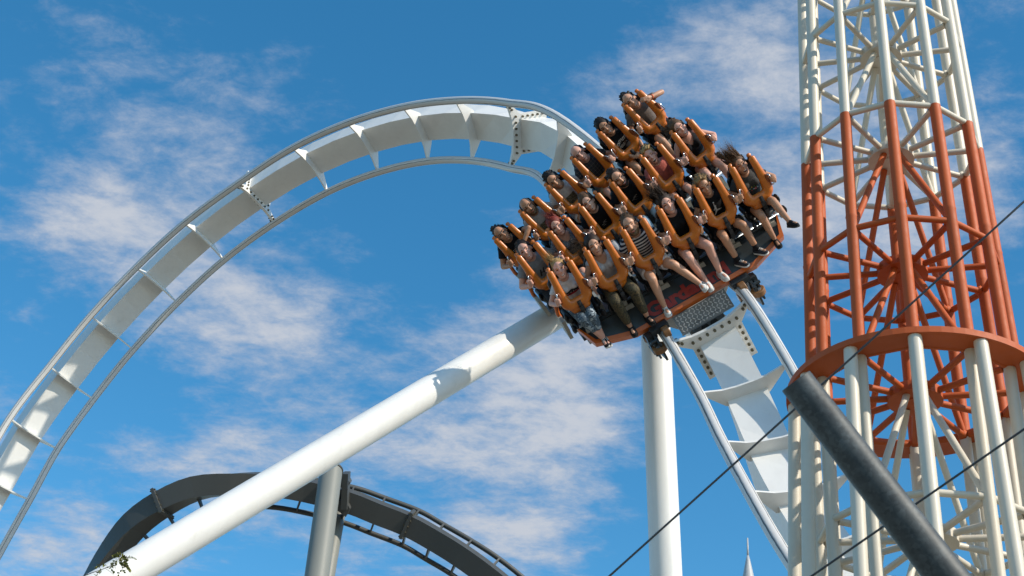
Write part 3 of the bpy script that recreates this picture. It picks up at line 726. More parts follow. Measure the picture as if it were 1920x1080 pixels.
def camo_b(cols, sc):
    def f(n, l, b, t):
        a = n.new('ShaderNodeTexNoise'); a.inputs['Scale'].default_value = sc; a.inputs['Detail'].default_value = 2.5; a.inputs['Distortion'].default_value = 1.2; l.new(t.outputs['Object'], a.inputs[0])
        c = ramp(n, list(zip((0, .43, .5, .58), cols)), True); l.new(a.outputs[0], c.inputs[0]); l.new(c.outputs[0], b.inputs['Base Color'])
    return f
CL = dict(
 white=cloth('cloth_white', (.66, .62, .62)), ltgrey=cloth('cloth_light_grey', (.50, .49, .51)), grey=cloth('cloth_grey', (.22, .23, .25)), dgrey=cloth('cloth_dark_grey', (.06, .058, .055)), taupe=cloth('cloth_taupe', (.17, .14, .125)),
 black=cloth('cloth_black', (.012, .012, .015)), salmon=cloth('cloth_salmon', (.52, .145, .12)), floral=mat('cloth_floral', 0, .85, builder=camo_b([(.10, .10, .12), (.24, .23, .25), (.07, .07, .09), (.40, .37, .37)], 32)),
 stripes=mat('cloth_stripes', 0, .85, builder=stripes_b), plaid=mat('cloth_plaid', 0, .85, builder=plaid_b),
 camoblue=mat('cloth_camo_blue', 0, .85, builder=camo_b([(.06, .085, .11), (.13, .18, .22), (.035, .05, .07), (.32, .38, .42)], 13)),
 camobrown=mat('cloth_camo_brown', 0, .85, builder=camo_b([(.055, .042, .018), (.095, .07, .03), (.028, .022, .012), (.075, .06, .03)], 12)),
 denim=cloth('cloth_light_denim', (.30, .40, .48)), khaki=cloth('cloth_khaki', (.33, .28, .20)), greyjean=cloth('cloth_grey_denim', (.34, .35, .37)))
HAIRC = dict(blonde=(.36, .22, .085), dblonde=(.24, .14, .055), brown=(.10, .052, .024), dbrown=(.028, .015, .009), black=(.010, .008, .007), red=(.17, .022, .014), lbrown=(.15, .085, .038))
HM = {k: mat('hair_'+k, c, .62, var=.45, vs_=40, spec=.3) for k, c in HAIRC.items()}
SHOE = dict(white=cloth('shoe_white', (.68, .67, .64)), black=cloth('shoe_black', (.015, .015, .017)), navy=cloth('shoe_black_white', (.03, .033, .045)))
def ik(S, H, l1, l2, pole):
    d = H-S; L_ = min(d.length, (l1+l2)*.998); dn = d.normalized(); a = (l1*l1-l2*l2+L_*L_)/(2*L_); h = math.sqrt(max(0, l1*l1-a*a))
    p = (pole-dn*pole.dot(dn)).normalized(); return S+dn*a+p*h, S+dn*L_
V3 = lambda x, y, z: Vector((x, y, z))
def hand_grip(g, c, ax, sx, palm_from):
    """five fingers closed round a bar at c with direction ax; palm on the side of palm_from"""
    o_ = (palm_from-c); o_ = (o_-ax*o_.dot(ax)).normalized(); s_ = V3(0, -1, 0); s_ = (s_-ax*s_.dot(ax)-o_*s_.dot(o_)).normalized()
    pc = c+o_*.032; g.box(frame(pc, ax, s_, o_), .082, .066, .034); g.capsule(pc-ax*.03, pc+ax*.03, .024, .024, 8)
    for q in range(4):
        b = c+ax*(-.0315+.021*q); R0 = .0225; n_ = 6; sc_ = (.92, 1.06, 1.0, .86)[q]
        P = [b+(o_*math.cos(th)+s_*math.sin(th))*R0 for th in [R_(55+ (205*sc_-55)*i/n_) for i in range(n_+1)]]
        for i in range(n_): g.capsule(P[i], P[i+1], .0118-.0003*i, .0115-.0003*i, 7)
    b = c+ax*.048; P = [b+o_*.028-s_*.012, b+o_*.012-s_*.026, b-o_*.012-s_*.026, b-o_*.026-s_*.012]
    for i in range(3): g.capsule(P[i], P[i+1], .0115-.001*i, .0105-.001*i, 7)
    return pc
def hand_open(g, wr, d, nn):
    """relaxed hand at wrist wr pointing along d, nn = back of the hand"""
    d = d.normalized(); s_ = d.cross(nn).normalized(); nn = s_.cross(d); pc = wr+d*.05
    g.box(frame(pc, d, s_, nn), .085, .078, .026); g.capsule(wr, pc, .026, .03, 8)
    for q in range(4):
        b = pc+d*.042+s_*(-.03+.02*q); L_ = (.060, .072, .068, .052)[q]
        a1 = b+d*L_*.5-nn*.008; a2 = a1+d*L_*.32-nn*.022; a3 = a2+d*L_*.18-nn*.022
        for u_, v_ in ((b, a1), (a1, a2), (a2, a3)): g.capsule(u_, v_, .0095, .009, 7)
    b = pc-d*.02-s_*.036; a1 = b+d*.035-s_*.022-nn*.006; a2 = a1+d*.028-s_*.004-nn*.01
    g.capsule(b, a1, .013, .011, 7); g.capsule(a1, a2, .011, .009, 7)
TORSO = [(.0, .02, .02, .165, .115), (.0, .02, .10, .172, .120), (.0, .025, .19, .155, .112), (.0, .03, .28, .148, .108), (.0, .03, .38, .160, .113), (.0, .035, .47, .168, .108), (.0, .04, .53, .150, .092), (.0, .045, .57, .105, .072), (.0, .042, .60, .060, .058), (.0, .035, .66, .054, .056)]
RNG = random.Random(11)
def build_person(k, i, P):
    Ms = SEATS[k, i]; sc = P.get('scale', 1.0); fem = P.get('fem', False); Mp = Ms @ Matrix.Scale(sc, 4) if sc != 1 else Ms.copy()
    wide = P.get('wide', 1.0)
    V = lambda x, y, z: Vector((x, y, z))
    g = G()
    tor = [(c, y, z, rx*wide*(.93 if fem else 1), ry*(wide if z < .5 else 1)) for c, y, z, rx, ry in TORSO]
    g.loft(tor)
    if fem:
        for sx in (-1, 1): g.ell((sx*.075, -.055, .42), (.06, .055, .06))
    # ---- head
    yaw, pit, rol = P.get('head', (0, 0, 0)); HC = V(0, -.025, .712)
    Mh = Matrix.Translation(HC) @ Matrix.Translation((0, .02, -.11)) @ Euler((R_(pit-27), R_(rol), R_(yaw))).to_matrix().to_4x4() @ Matrix.Translation((0, -.02, .11)) @ Matrix.Scale(P.get('hs', 1.2), 4)
    h = G(); h.ell((0, .015, .035), (.073, .093, .095), 18, 12); h.ell((0, -.022, -.04), (.060, .070, .078), 16, 10); h.ell((0, -.062, -.088), (.030, .026, .024)); h.ell((0, -.035, -.06), (.050, .05, .05))
    for sx in (-1, 1):
        h.ell((sx*.077, .015, -.008), (.010, .020, .030)); h.ell((sx*.040, -.062, -.022), (.022, .022, .020))
        h.capsule((sx*.012, -.078, .030), (sx*.046, -.066, .030), .011, .010, 8)
    h.capsule((0, -.088, .016), (0, -.104, -.022), .0095, .0145, 8); h.ell((0, -.095, -.026), (.018, .016, .010)); h.ell((0, -.082, -.062), (.024, .014, .016))
    h.xform(Mh); g.v_off = len(g.v); g.add(h.v, h.f)
    neck = Mh @ V(0, .025, -.06); g.capsule(V(0, .04, .57), neck, .057 if not fem else .048, .055 if not fem else .047, 12)
    # ---- arms
    limb = {}
    for sx in (-1, 1):
        S = V(sx*.172*wide*(.93 if fem else 1), .035, .525); pose = P.get('armL' if sx < 0 else 'armR', 'grip'); ar = (.86 if fem else 1)*P.get('arm', 1)
        if pose == 'grip':
            c, ax = HGRIP[sx]; c = c/sc+ax*P.get('gz', 0)
            wr = c+V(sx*.032, -.005, -.055); pole = V(sx*.75, .15, -.65)
            E, Hh = ik(S, wr, .275, .245, pole); pc = hand_grip(g, c, ax, sx, c+V(sx*.06, .012, -.012)); g.capsule(Hh, pc, .025*ar, .022, 8)
        else:
            Hh, pole, hd, hn = [Vector(q) for q in pose]; E, Hh = ik(S, Hh, .275, .245, pole); hand_open(g, Hh, hd, hn)
        g.capsule(S, E, .056*ar, .043*ar); g.capsule(E, E+(Hh-E)*.35, .042*ar, .043*ar); g.capsule(E+(Hh-E)*.35, Hh, .043*ar, .027*ar)
        g.ell(S+V(-sx*.01, 0, -.005), (.062*ar, .058*ar, .06*ar))
        limb['arm', sx] = (S, E, Hh, ar)
    # ---- legs
    for sx in (-1, 1):
        hp = V(sx*.088, .0, .09); spread, lift, sd = P.get('legL' if sx < 0 else 'legR', ((.04, .0, (0, -.25, -1)))); lg = (1.03 if fem else 1.08)*P.get('leg', 1)
        K = hp+V(sx*spread, -.415, lift).normalized()*.42; d = Vector(sd).normalized(); A_ = K+d*.40
        g.capsule(hp, K, .088*lg, .058*lg, 12); g.capsule(K, K+d*.13+V(0, .012, 0), .057*lg, .056*lg, 12); g.capsule(K+d*.13+V(0, .012, 0), A_, .056*lg, .036*lg, 12)
        toe = Vector(P.get('toe', (sx*.1, -1, -.25))); toe = (toe-d*toe.dot(d)*.75).normalized()
        g.capsule(A_+d*.045-toe*.035, A_+d*.05+toe*.13, .034, .026)
        limb['leg', sx] = (hp, K, A_, d, toe, lg)
    body = remesh(g, .0105, 3, 'person')
    sk = SKIN[P['skin']]
    root = link('person', body, sk, None, Mp); tag(root, P['label'], 'person', 'riders on the coaster train')
    bvh = BVHTree.FromPolygons([v.co for v in body.vertices], [p.vertices[:] for p in body.polygons])
    # ---- face
    Rh = Mh.to_3x3(); fd = Rh @ V(0, 1, 0)
    def onface(x, z, off=.0):
        o_ = Mh @ V(x, -.3, z); hit = bvh.ray_cast(o_, fd, .5)[0]
        return (hit if hit else Mh @ V(x, -.08, z))-fd*off
    def strip(pts, hts, off):
        gg = G(); n_ = len(pts); vs = []
        for (x, z), hh in zip(pts, hts): vs += [onface(x, z-hh/2, off), onface(x, z+hh/2, off), onface(x, z+hh/2, -.004), onface(x, z-hh/2, -.004)]
        fs = [[0, 1, 2, 3], [(n_-1)*4+q for q in (3, 2, 1, 0)]]
        for q in range(n_-1):
            for e in range(4): e2 = (e+1) % 4; fs.append([q*4+e, q*4+e2, q*4+4+e2, q*4+4+e])
        return gg.add(vs, fs)
    hcol = HM[P['hair'][1]] if P['hair'][0] != 'bald' else HM[P.get('brow', 'dbrown')]
    for sx in (-1, 1):
        part('eye', strip([(sx*q, .012-.10*abs(q-.033)) for q in (.020, .027, .034, .041, .047)], (.003, .0085, .0095, .008, .003), .0015), EYE, root, True, M=Mp)
        part('eyebrow', strip([(sx*q, .034+z_) for q, z_ in ((.014, -.002), (.026, .003), (.040, .004), (.052, -.002))], (.007, .0085, .0075, .004), .003), hcol, root, True, M=Mp)
    sm = P.get('smile', 1)
    if sm == 2:
        part('mouth', strip([(x, -.066-.006*(1-(x/.026)**2)) for x in (-.024, -.015, -.006, .006, .015, .024)], (.006, .020, .026, .026, .020, .006), .0015), MOUTH, root, True, M=Mp)
        part('teeth', strip([(x, -.059-.003*(1-(x/.026)**2)) for x in (-.018, -.009, 0, .009, .018)], (.004, .006, .007, .006, .004), .0035), TEETH, root, True, M=Mp)
    elif sm == 1:
        part('mouth', strip([(x, -.060-.011*(1-(x/.03)**2)) for x in (-.029, -.018, -.006, .006, .018, .029)], (.004, .012, .015, .015, .012, .004), .0015), LIP, root, True, M=Mp)
        part('teeth', strip([(x, -.059-.010*(1-(x/.03)**2)) for x in (-.022, -.011, 0, .011, .022)], (.003, .0065, .0075, .0065, .003), .003), TEETH, root, True, M=Mp)
    else:
        part('mouth', strip([(x, -.066-.002*(1-(x/.03)**2)) for x in (-.024, -.012, 0, .012, .024)], (.004, .009, .011, .009, .004), .0015), LIP, root, True, M=Mp)
    # ---- hair
    kind, hc = P['hair'][:2]; fly = P['hair'][2] if len(P['hair']) > 2 else None
    if kind != 'bald':
        gg = G()
        thick = {'short': .0, 'crop': -.006, 'long': .006, 'swept': .002}[kind]
        gg.ell((0, .034, .051), (.083+thick, .096+thick, .096+thick), 20, 14)
        if kind == 'long': gg.ell((0, .05, -.03), (.080, .065, .10), 16, 10)
        elif kind != 'crop': gg.ell((0, .055, .0), (.076, .062, .075), 16, 10)
        for q in range(70 if kind != 'crop' else 30):     # tufts break up the outline
            a = RNG.uniform(0, 6.283); ph = RNG.uniform(0, 1.25); n_ = V(math.sin(ph)*math.cos(a), math.sin(ph)*math.sin(a), math.cos(ph))
            if n_.y < -.55: continue
            p = V(0, .040, .052)+V(n_.x*.078, n_.y*.088, n_.z*.088); d = (n_*.5+V(RNG.uniform(-1, 1), RNG.uniform(-.4, 1), RNG.uniform(-.2, .6))*.8).normalized()
            gg.capsule(p, p+d*(.03 if kind != 'swept' else .045), .014, .004, 6)
        if kind == 'swept':
            for q in range(70):
                x = RNG.uniform(-.06, .06); y_ = RNG.uniform(-.065, .05); p = V(x, y_, .125-.06*abs(x)/.06*.5); gg.capsule(p, p+V(x*.35+.012+RNG.uniform(-.01, .01), .018+RNG.uniform(-.01, .02), RNG.uniform(.022, .042)), .011, .004, 6)
        cap = remesh(gg.xform(Mh), .008, 1, 'hair'); ho = link('hair', cap, HM[hc], root, Mp)
        if fly:
            fdv, ln, cnt, org = Vector(fly[0]).normalized(), fly[1], fly[2], Vector(fly[3])
            gg = G(); rad = fly[4] if len(fly) > 4 else .07; n_ = 8
            for q in range(max(8, cnt//5)):            # locks, each a bundle of fine strands that spread apart
                a = RNG.uniform(0, 6.283); rr = rad*math.sqrt(RNG.uniform(0, 1))
                p0 = Mh @ (org+V(math.cos(a)*rr, math.sin(a)*rr*.8, RNG.uniform(-.03, .03))); L_ = ln*RNG.uniform(.6, 1.15)
                d0 = (fdv+V(RNG.gauss(0, .22), RNG.gauss(0, .22), RNG.gauss(0, .22))).normalized(); cu = V(RNG.gauss(0, .5), RNG.gauss(0, .5), RNG.gauss(0, .5))*.5
                pts = [p0]
                for e in range(1, n_+1): d0 = (d0+cu*.22+fdv*.14).normalized(); cu = cu*.85+V(RNG.gauss(0, .18), RNG.gauss(0, .18), RNG.gauss(0, .18)); pts.append(pts[-1]+d0*L_/n_)
                gg.tube(pts[:7], [.020, .021, .019, .015, .010, .006, .002], 6)
                for w_ in range(22):
                    of0 = V(RNG.gauss(0, 1), RNG.gauss(0, 1), RNG.gauss(0, 1))*.010; of1 = V(RNG.gauss(0, 1), RNG.gauss(0, 1), RNG.gauss(0, 1))*.030; ke = RNG.uniform(.65, 1.1)
                    sp_ = [pts[0]+(pts[min(n_, e)]-pts[0])*ke+of0*min(1, e/3)+of1*(e/n_)**2 for e in range(n_+1)]
                    gg.tube(sp_, [.0022*(1-.85*(e/n_)) for e in range(n_+1)], 3, caps=False)
            o_ = part('flying_hair', gg, HM[P['hair'][5] if len(P['hair']) > 5 else hc], root, True, M=Mp)
            o_['kind'] = 'stuff'
    if P.get('beard'):
        gg = G(); gg.ell((0, -.034, -.078), (.056, .062, .045), 16, 10); gg.ell((0, -.090, -.048), (.030, .010, .006)); gg.ell((0, -.072, -.095), (.03, .03, .022))
        for sx in (-1, 1): gg.capsule((sx*.068, -.005, -.03), (sx*.052, -.03, -.075), .010, .014, 8)
        part('beard', gg.xform(Mh), HM[P['beard']], root, True, M=Mp)
        # mouth opening stays in front of the beard
        part('lips', strip([(x, -.066) for x in (-.02, -.01, 0, .01, .02)], (.004, .008, .010, .008, .004), .012), LIP, root, True, M=Mp)
    if P.get('glasses'):
        gg = G()
        for sx in (-1, 1):
            c = onface(sx*.034, .010, .012); gg.tube([c+Rh @ V(.021*math.cos(th), 0, .015*math.sin(th)) for th in [2*math.pi*q/14 for q in range(15)]], .0018, 5, caps=False)
            gg.tube([c+Rh @ V(sx*.021, 0, 0), Mh @ V(sx*.08, .01, .012)], .0018, 5)
        part('glasses', gg, BLACK, root, True, M=Mp)
    # ---- shirt
    inf = .013
    sg = G(); lo_cut = .06; hi_cut = .585
    ss = []
    for c, y, z, rx, ry in tor:
        if z < .05 or z > .58: continue
        ss.append((c, y, z, rx+inf, ry+inf))
    sg.loft(ss+[(0, .045, .592, .072, .068)], 24)
    if fem:
        for sx in (-1, 1): sg.ell((sx*.072, -.060, .42), (.066, .064, .066))
    sl_ = P.get('sleeve', .55)
    for sx in (-1, 1):
        S, E, Hh, ar = limb['arm', sx]
        if sl_ > 0:
            e_ = S+(E-S)*sl_; sg.tube([S-(E-S).normalized()*.03, S, e_], [.045*ar, .066*ar, (.066-.008*sl_)*ar+.004], 14); sg.ell(S, (.068*ar, .064*ar, .066*ar))
    shirt = remesh(sg, .011, 2, 'shirt')
    neckf = P.get('neck', 'crew')
    bm = bmesh.new(); bm.from_mesh(shirt); dl = []
    for f in bm.faces:
        c = f.calc_center_median(); ax_ = abs(c.x)
        cut = c.z > .575 and ax_ < .085
        if neckf == 'scoop' and c.y < .03 and ax_ < .085 and c.z > .47+.105*(ax_/.085)**2: cut = True
        if neckf == 'vee' and c.y < .03 and c.z > .43+1.35*ax_ and ax_ < .09: cut = True
        if neckf in ('crew', 'polo') and c.y < .03 and ax_ < .07 and c.z > .545+.03*(ax_/.07)**2: cut = True
        if sl_ == 0 and ax_ > .145*wide and c.z > .40 and ax_ > .145+(.56-c.z)*.12: cut = True
        if cut: dl.append(f)
    bmesh.ops.delete(bm, geom=dl, context='FACES')
    be = [e for e in bm.edges if e.is_boundary]
    for _ in range(8):
        acc = {}
        for e in be:
            a_, b_ = e.verts; acc.setdefault(a_, []).append(b_.co.copy()); acc.setdefault(b_, []).append(a_.co.copy())
        for v_, q in acc.items(): v_.co = v_.co*.4+sum(q, Vector())/len(q)*.6
    bm.to_mesh(shirt); bm.free()
    so_ = link('shirt', shirt, CL[P['shirt']], root, Mp)
    sb = BVHTree.FromPolygons([v.co for v in shirt.vertices], [p.vertices[:] for p in shirt.polygons])
    def chest(x, z, off=.004):
        hit = sb.ray_cast(V(x, -.6, z), V(0, 1, 0), 1)[0]
        return (hit if hit else V(x, -.12, z))-V(0, off, 0)
    def print_poly(name, polys, m, off=.004):
        gg = G()
        for po in polys: gg.add([chest(x, z, off) for x, z in po], [list(range(len(po)))])
        return part(name, gg, m, so_, True, M=Mp)
    def grid(x0, x1, z0, z1, nx=8, nz=2, skew=0):
        res = []
        for a in range(nx):
            for b in range(nz):
                xa, xb = x0+(x1-x0)*a/nx, x0+(x1-x0)*(a+1)/nx; za, zb = z0+(z1-z0)*b/nz, z0+(z1-z0)*(b+1)/nz
                res.append([(xa, za+skew*xa), (xb, za+skew*xb), (xb, zb+skew*xb), (xa, zb+skew*xa)])
        return res
    def print_text(s, size, z, m, bold=0, shear=0, x=0, slope=0, off=.006):
        t_ = text_mesh(s, size, bold, 0, shear)
        for v in t_.vertices: v.co = chest(v.co.x+x, z+v.co.y+slope*v.co.x, off)
        link('shirt_lettering', t_, m, so_, Mp)
    PRW, PRB, PRR = mat('print_white', (.72, .70, .68), .7), mat('print_black', (.015, .015, .02), .7), mat('print_red', (.38, .02, .04), .7)
    pr = P.get('print')
    if pr == 'band':
        print_poly('print_band', grid(-.115, .115, .385, .42, 12, 2), PRB, .0035); print_poly('print_band', grid(-.115, .115, .335, .37, 12, 2), PRR, .0035)
        print_text("LEVI'S", .085, .358, PRB, .004, off=.0055)
    elif pr == 'script':
        print_text('Tommy', .098, .405, PRW, .002, .25, slope=.12); print_text('Jeans', .098, .325, PRW, .002, .25, slope=.12, x=.02)
    elif pr == 'jump':
        def limbp(pts, ws):
            res = []
            for (a, b), (wa, wb) in zip(zip(pts[:-1], pts[1:]), zip(ws[:-1], ws[1:])):
                a, b = Vector(a), Vector(b); d = (b-a).normalized(); p = Vector((-d.y, d.x)); res.append([tuple(a+p*wa), tuple(a-p*wa), tuple(b-p*wb), tuple(b+p*wb)])
            return res
        J = limbp([(-.012, .40), (-.008, .375), (-.012, .345)], [.012, .014, .013])
        J += limbp([(-.012, .35), (.03, .345), (.075, .338)], [.013, .010, .005]); J += limbp([(-.012, .35), (-.03, .315), (-.055, .285)], [.013, .010, .005])
        J += limbp([(-.012, .40), (-.014, .435), (-.010, .465)], [.009, .006, .005]); J += limbp([(-.012, .395), (-.035, .375), (-.042, .36)], [.008, .006, .004])
        J.append([(-.0+.011*math.cos(q*.785), .418+.012*math.sin(q*.785)) for q in range(8)]); J.append([(-.008+.011*math.cos(q*.785), .478+.011*math.sin(q*.785)) for q in range(8)])
        print_poly('print_figure', J, PRW)
    elif pr == 'colour':
        cols = [(.45, .08, .12), (.5, .35, .05), (.06, .25, .4), (.5, .48, .45), (.1, .3, .12)]
        for q in range(14):
            x, z = -.085+.013*q, .365+.028*math.sin(q*2.3)
            print_poly('print_patch', [[(x+.011*math.cos(e*1.05), z+.011*math.sin(e*1.05)) for e in range(6)]], mat('print_c%d' % (q % 5), cols[q % 5], .7), .004+.0004*(q % 5))
    elif pr == 'picture':
        print_poly('print_picture', grid(-.075, .085, .26, .41, 8, 6), mat('print_sepia', 0, .8, builder=camo_b([(.05, .045, .03), (.16, .13, .08), (.30, .27, .2), (.08, .06, .04)], 38)))
    elif pr == 'marks':
        print_poly('print_mark', [[(-.06, .30), (-.035, .30), (.0, .40), (-.02, .40)], [(-.03, .35), (-.01, .36), (.06, .33), (.055, .315)], [(.03, .40), (.05, .40), (.02, .33), (.005, .335)]], PRB)
    elif pr == 'small':
        print_poly('print_mark', [[(RNG.uniform(-.05, .05)+dx, z), (dx+.03, z), (dx+.025, z+.012), (dx-.01, z+.012)] for dx, z in ((-.03, .34), (.0, .36), (.02, .34), (-.01, .315), (.03, .375))], mat('print_grey', (.3, .29, .29), .7))
    elif pr == 'line':
        q_ = []
        for e in range(9): q_ += [[(-.10+.022*e, .40), (-.10+.022*e+.006, .40), (-.10+.022*e+.006, .43), (-.10+.022*e, .43)]]+([[(-.10+.022*e, .424), (-.10+.022*e+.017, .424), (-.10+.022*e+.017, .43), (-.10+.022*e, .43)]] if e % 3 else [])
        print_poly('print_mark', q_, PRW)
    # ---- bottoms
    bt, ln = P.get('bottom', ('black', .5)); bg_ = G(); bi = .014
    bg_.loft([(0, .02, .0, .168, .12), (0, .02, .04, .180, .132), (0, .02, .10, .183*wide, .134), (0, .025, .16, .172*wide, .128)], 22)
    for sx in (-1, 1):
        hp, K, A_, d, toe, lg = limb['leg', sx]
        if ln <= 1: e_ = hp+(K-hp)*ln; bg_.tube([hp+V(0, .06, 0), hp, e_], [.07, .105*lg, (.105-.026*ln)*lg+.006], 16)
        else:
            e_ = K+(A_-K)*(ln-1); bg_.capsule(hp, K, .103*lg, .078*lg, 14); bg_.tube([K-d*.03, K, K+d*.14+V(0, .012, 0), e_-d*.03, e_], [.05, .078*lg, .074*lg, .056*lg, .050*lg], 14)
    bm_ = remesh(bg_, .012, 2, 'bottoms'); link('trousers' if ln > 1 else 'shorts', bm_, CL[bt], root, Mp)
    # ---- shoes
    for sx in (-1, 1):
        hp, K, A_, d, toe, lg = limb['leg', sx]; s_ = toe.cross(d).normalized(); up = (-d-toe*(-d).dot(toe)).normalized(); b0 = A_+d*.05
        sh = G(); rows_ = []
        prof = [(-.085, .028, .05), (-.065, .037, .075), (-.02, .038, .080), (.03, .040, .062), (.08, .045, .048), (.125, .043, .040), (.155, .030, .028), (.165, .012, .015)]
        vs, fs = [], []; sg_ = 12
        for a_, w_, h_ in prof:
            for q in range(sg_):
                th = 2*math.pi*q/sg_; zz_ = math.sin(th)*h_; zz_ = max(zz_, -.012) if zz_ < 0 else zz_
                vs.append(b0+toe*a_+s_*math.cos(th)*w_+up*(zz_-.022))
        for e in range(len(prof)-1):
            for q in range(sg_): q2 = (q+1) % sg_; fs.append([e*sg_+q, e*sg_+q2, (e+1)*sg_+q2, (e+1)*sg_+q])
        fs += [list(range(sg_))[::-1], [(len(prof)-1)*sg_+q for q in range(sg_)]]; sh.add(vs, fs)
        sho = part('shoe', sh, SHOE[P.get('shoe', 'black')], root, True, M=Mp)
        so2 = G(); pol = [(a_, w_+.004) for a_, w_, h_ in prof]; pl = [(a_, w_) for a_, w_ in pol]+[(a_, -w_) for a_, w_ in pol[::-1]]
        so2.prism(pl, lambda x, y, hh: b0+toe*x*1.02+s_*y+up*(hh-.043), .022); part('sole', so2, SOLEB if P.get('sole') == 'black' else SOLE, sho, False, M=Mp)
        if P.get('laces'):
            lc = G()
            for q in range(4): lc.tube([b0+toe*(.02+.022*q)+up*(.040-.006*q)-s_*.022, b0+toe*(.028+.022*q)+up*(.047-.007*q), b0+toe*(.02+.022*q)+up*(.040-.006*q)+s_*.022], .004, 5)
            part('laces', lc, SOLE, sho, True, M=Mp)
        if P.get('shoestripes'):
            lc = G()
            for q in range(3):
                for z_ in (-1, 1): lc.tube([b0+toe*(.0+.02*q)+s_*z_*.040+up*-.02, b0+toe*(.02+.02*q)+s_*z_*.034+up*.02], .005, 5)
            part('shoe_stripes', lc, PRB, sho, True, M=Mp)
        if P.get('sock'):
            lc = G(); lc.tube([A_-d*.06, A_+d*.03], .045, 12); part('sock', lc, CL[P['sock']], root, True, M=Mp)
    if P.get('band'):
        S, E, Hh, ar = limb['arm', 1]; q = E+(Hh-E)*.88; d_ = (Hh-E).normalized(); gg = G(); gg.tube([q-d_*.010, q+d_*.010], .034, 14); part('wristband', gg, mat('wristband_orange', (.7, .12, .02), .5), root, True, M=Mp)
    return root
DN = (0, -.25, -1)
def LEG(sp=.05, lift=0, d=DN): return (sp, lift, d)
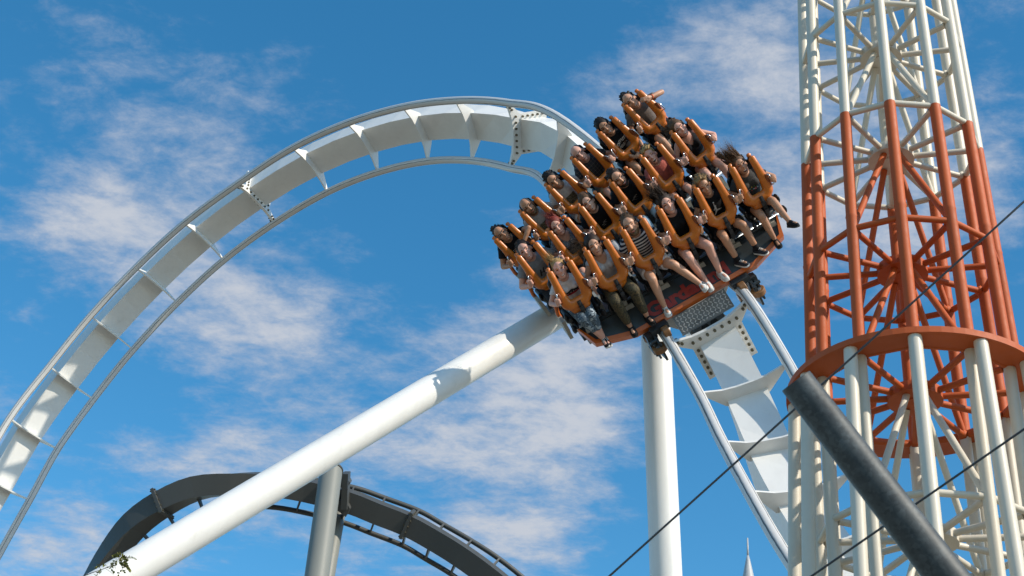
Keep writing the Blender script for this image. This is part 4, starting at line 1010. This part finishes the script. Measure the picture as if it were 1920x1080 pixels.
RIDERS = {
 (0, 0): dict(skin='pink', hair=('short', 'blonde', ((-.45, .5, .8), .22, 60, (0, .06, .10), .045)), fem=True, scale=.93, shirt='white', print='band', bottom=('camoblue', 1.62), shoe='black', head=(-6, -4, -2), legL=LEG(-.02, -.02, (.30, -.12, -1)), legR=LEG(-.03, -.02, (.02, -.1, -1)), laces=True,
      label='blonde girl in white printed T-shirt and blue camouflage trousers, leftmost of the front row'),
 (0, 1): dict(skin='mid', hair=('long', 'dbrown', ((-1, .30, .30), .27, 90, (-.03, .06, .0), .055), None, None, 'lbrown'), fem=True, shirt='ltgrey', neck='scoop', sleeve=.18, bottom=('camobrown', 1.9), shoe='black', head=(-4, -3, -4), smile=0, legL=LEG(.05, -.02, (.06, -.12, -1)), legR=LEG(.06, .0, (.0, -.14, -1)), sole='black',
      label='woman in pale grey scoop top and brown camouflage trousers in the front row'),
 (0, 2): dict(skin='mid', hair=('short', 'brown'), beard='lbrown', shirt='stripes', bottom=('white', .62), shoe='white', shoestripes=True, head=(-10, -2, -10), legL=LEG(.04, .0, (-.05, -.20, -1)), legR=LEG(.14, .02, (.42, -.45, -.8)), sole='white', neck='crew',
      label='bearded man in black and white striped T-shirt kicking one leg out'),
 (0, 3): dict(skin='pink', hair=('long', 'dbrown', ((-.35, .45, .9), .30, 150, (0, .05, .07), .085)), fem=True, shirt='black', bottom=('black', .42), shoe='white', head=(3, -2, -4), leg=1.08, legL=LEG(.03, .0, (.16, -.12, -1)), legR=LEG(.10, .02, (-.02, -.12, -1)),
      label='laughing woman in black T-shirt and white shoes, dark hair blown upward'),
 (0, 4): dict(skin='tan', hair=('swept', 'dblonde'), scale=.95, shirt='black', print='jump', sleeve=.3, bottom=('black', .66), shoe='navy', laces=True, sock='black', head=(-4, 8, -6), smile=0, legL=LEG(.05, .0, (.10, -.10, -1)), legR=LEG(.09, .02, (.10, -.16, -1)), toe=(.5, -1, -.2),
      label='boy in black shirt with white jumping figure, second from right in front row'),
 (0, 5): dict(skin='tan', hair=('long', 'brown', ((-.40, .35, 1.0), .32, 150, (0, .04, .07), .085)), fem=True, scale=.95, shirt='dgrey', print='colour', bottom=('black', .40), shoe='black', sole='black', head=(2, 0, -4), smile=2, legL=LEG(.03, .0, (.10, -.05, -1)), legR=LEG(.03, .12, (.02, -.75, -.4)),
      label='shouting girl in dark grey T-shirt, brown hair blown upward, nearest the orange tower'),
 (1, 0): dict(skin='pink', hair=('short', 'dbrown'), wide=1.08, shirt='grey', print='marks', bottom=('black', 1.9), head=(-8, -3, -8), label='dark-haired man in grey T-shirt behind the blonde girl'),
 (1, 1): dict(skin='pink', hair=('long', 'red', ((-.2, .4, 1), .14, 40, (0, .03, .09), .06)), fem=True, shirt='floral', neck='scoop', bottom=('black', .8), head=(-6, 6, -6), smile=0, label='woman with red hair and grey patterned top in the middle row'),
 (1, 2): dict(skin='fair', hair=('long', 'brown'), shirt='black', print='small', bottom=('greyjean', 1.9), scale=.97, head=(-6, 0, -8), label='young rider with shaggy brown hair and black T-shirt behind the striped man'),
 (1, 3): dict(skin='mid', hair=('short', 'dbrown'), beard='dbrown', shirt='black', print='small', bottom=('denim', 1.9), head=(4, 12, -12), smile=2, label='dark-haired bearded man in black T-shirt and pale jeans in the middle row'),
 (1, 4): dict(skin='pink', hair=('swept', 'blonde'), scale=.92, shirt='salmon', neck='polo', bottom=('black', .66), sock='black', head=(-10, -3, -10), smile=2, label='laughing blond boy in salmon pink polo shirt'),
 (1, 5): dict(skin='pink', hair=('long', 'brown', ((-.5, .4, .8), .16, 40, (-.02, .05, .05), .06)), fem=True, shirt='black', neck='vee', sleeve=0, bottom=('black', .35), leg=1.1, shoe='black', head=(4, 0, -8), label='smiling woman in sleeveless black V-neck top, right end of middle row'),
 (2, 0): dict(skin='tan', hair=('crop', 'black'), beard=None, shirt='black', print='line', bottom=('black', 1.9), head=(6, 4, -8), smile=0, armR=((.10, -.27, .50), (.9, -.3, .3), (-1, -.1, .1), (0, -.8, .6)), label='dark-haired man in black lettered T-shirt at far left of the back row'),
 (2, 1): dict(skin='tan', hair=('bald', 'brown'), beard='lbrown', brow='brown', shirt='ltgrey', print='picture', bottom=('black', .66), head=(-4, 6, -4), smile=0, label='bald bearded man in pale T-shirt with a picture print in the back row'),
 (2, 2): dict(skin='tan', hair=('short', 'black'), shirt='white', print='picture', bottom=('white', .66), head=(-6, 14, -10), smile=0, label='black-haired rider in white T-shirt, head bowed, in the back row'),
 (2, 3): dict(skin='pink', hair=('bald', 'dbrown'), glasses=True, shirt='plaid', neck='polo', bottom=('khaki', .66), head=(-6, 8, -10), smile=0, wide=1.05, label='bald man with glasses and dark plaid shirt in the back row'),
 (2, 4): dict(skin='tan', hair=('long', 'black'), fem=True, shirt='black', print='script', sleeve=.3, bottom=('black', .35), head=(-6, 4, -10), armL=((-.04, -.36, .19), (-1, .1, -.3), (.9, -.3, -.1), (0, -.5, .8)), armR=((.16, -.36, .22), (1, .1, -.3), (-.3, -.5, -.8), (.4, -.8, .2)), label='dark-haired woman in black T-shirt with white script lettering, hands in her lap'),
 (2, 5): dict(skin='mid', hair=('crop', 'black'), shirt='taupe', bottom=('black', .66), head=(-4, 4, -12), band=True, armR=((.205, -.19, .63), (1, .1, -.45), (-.75, -.2, .5), (0, -.9, .4)), label='man in taupe T-shirt with one elbow raised, topmost of all riders'),
}
for (k, i), P in RIDERS.items(): build_person(k, i, P)
for me in bpy.data.meshes:
    pass
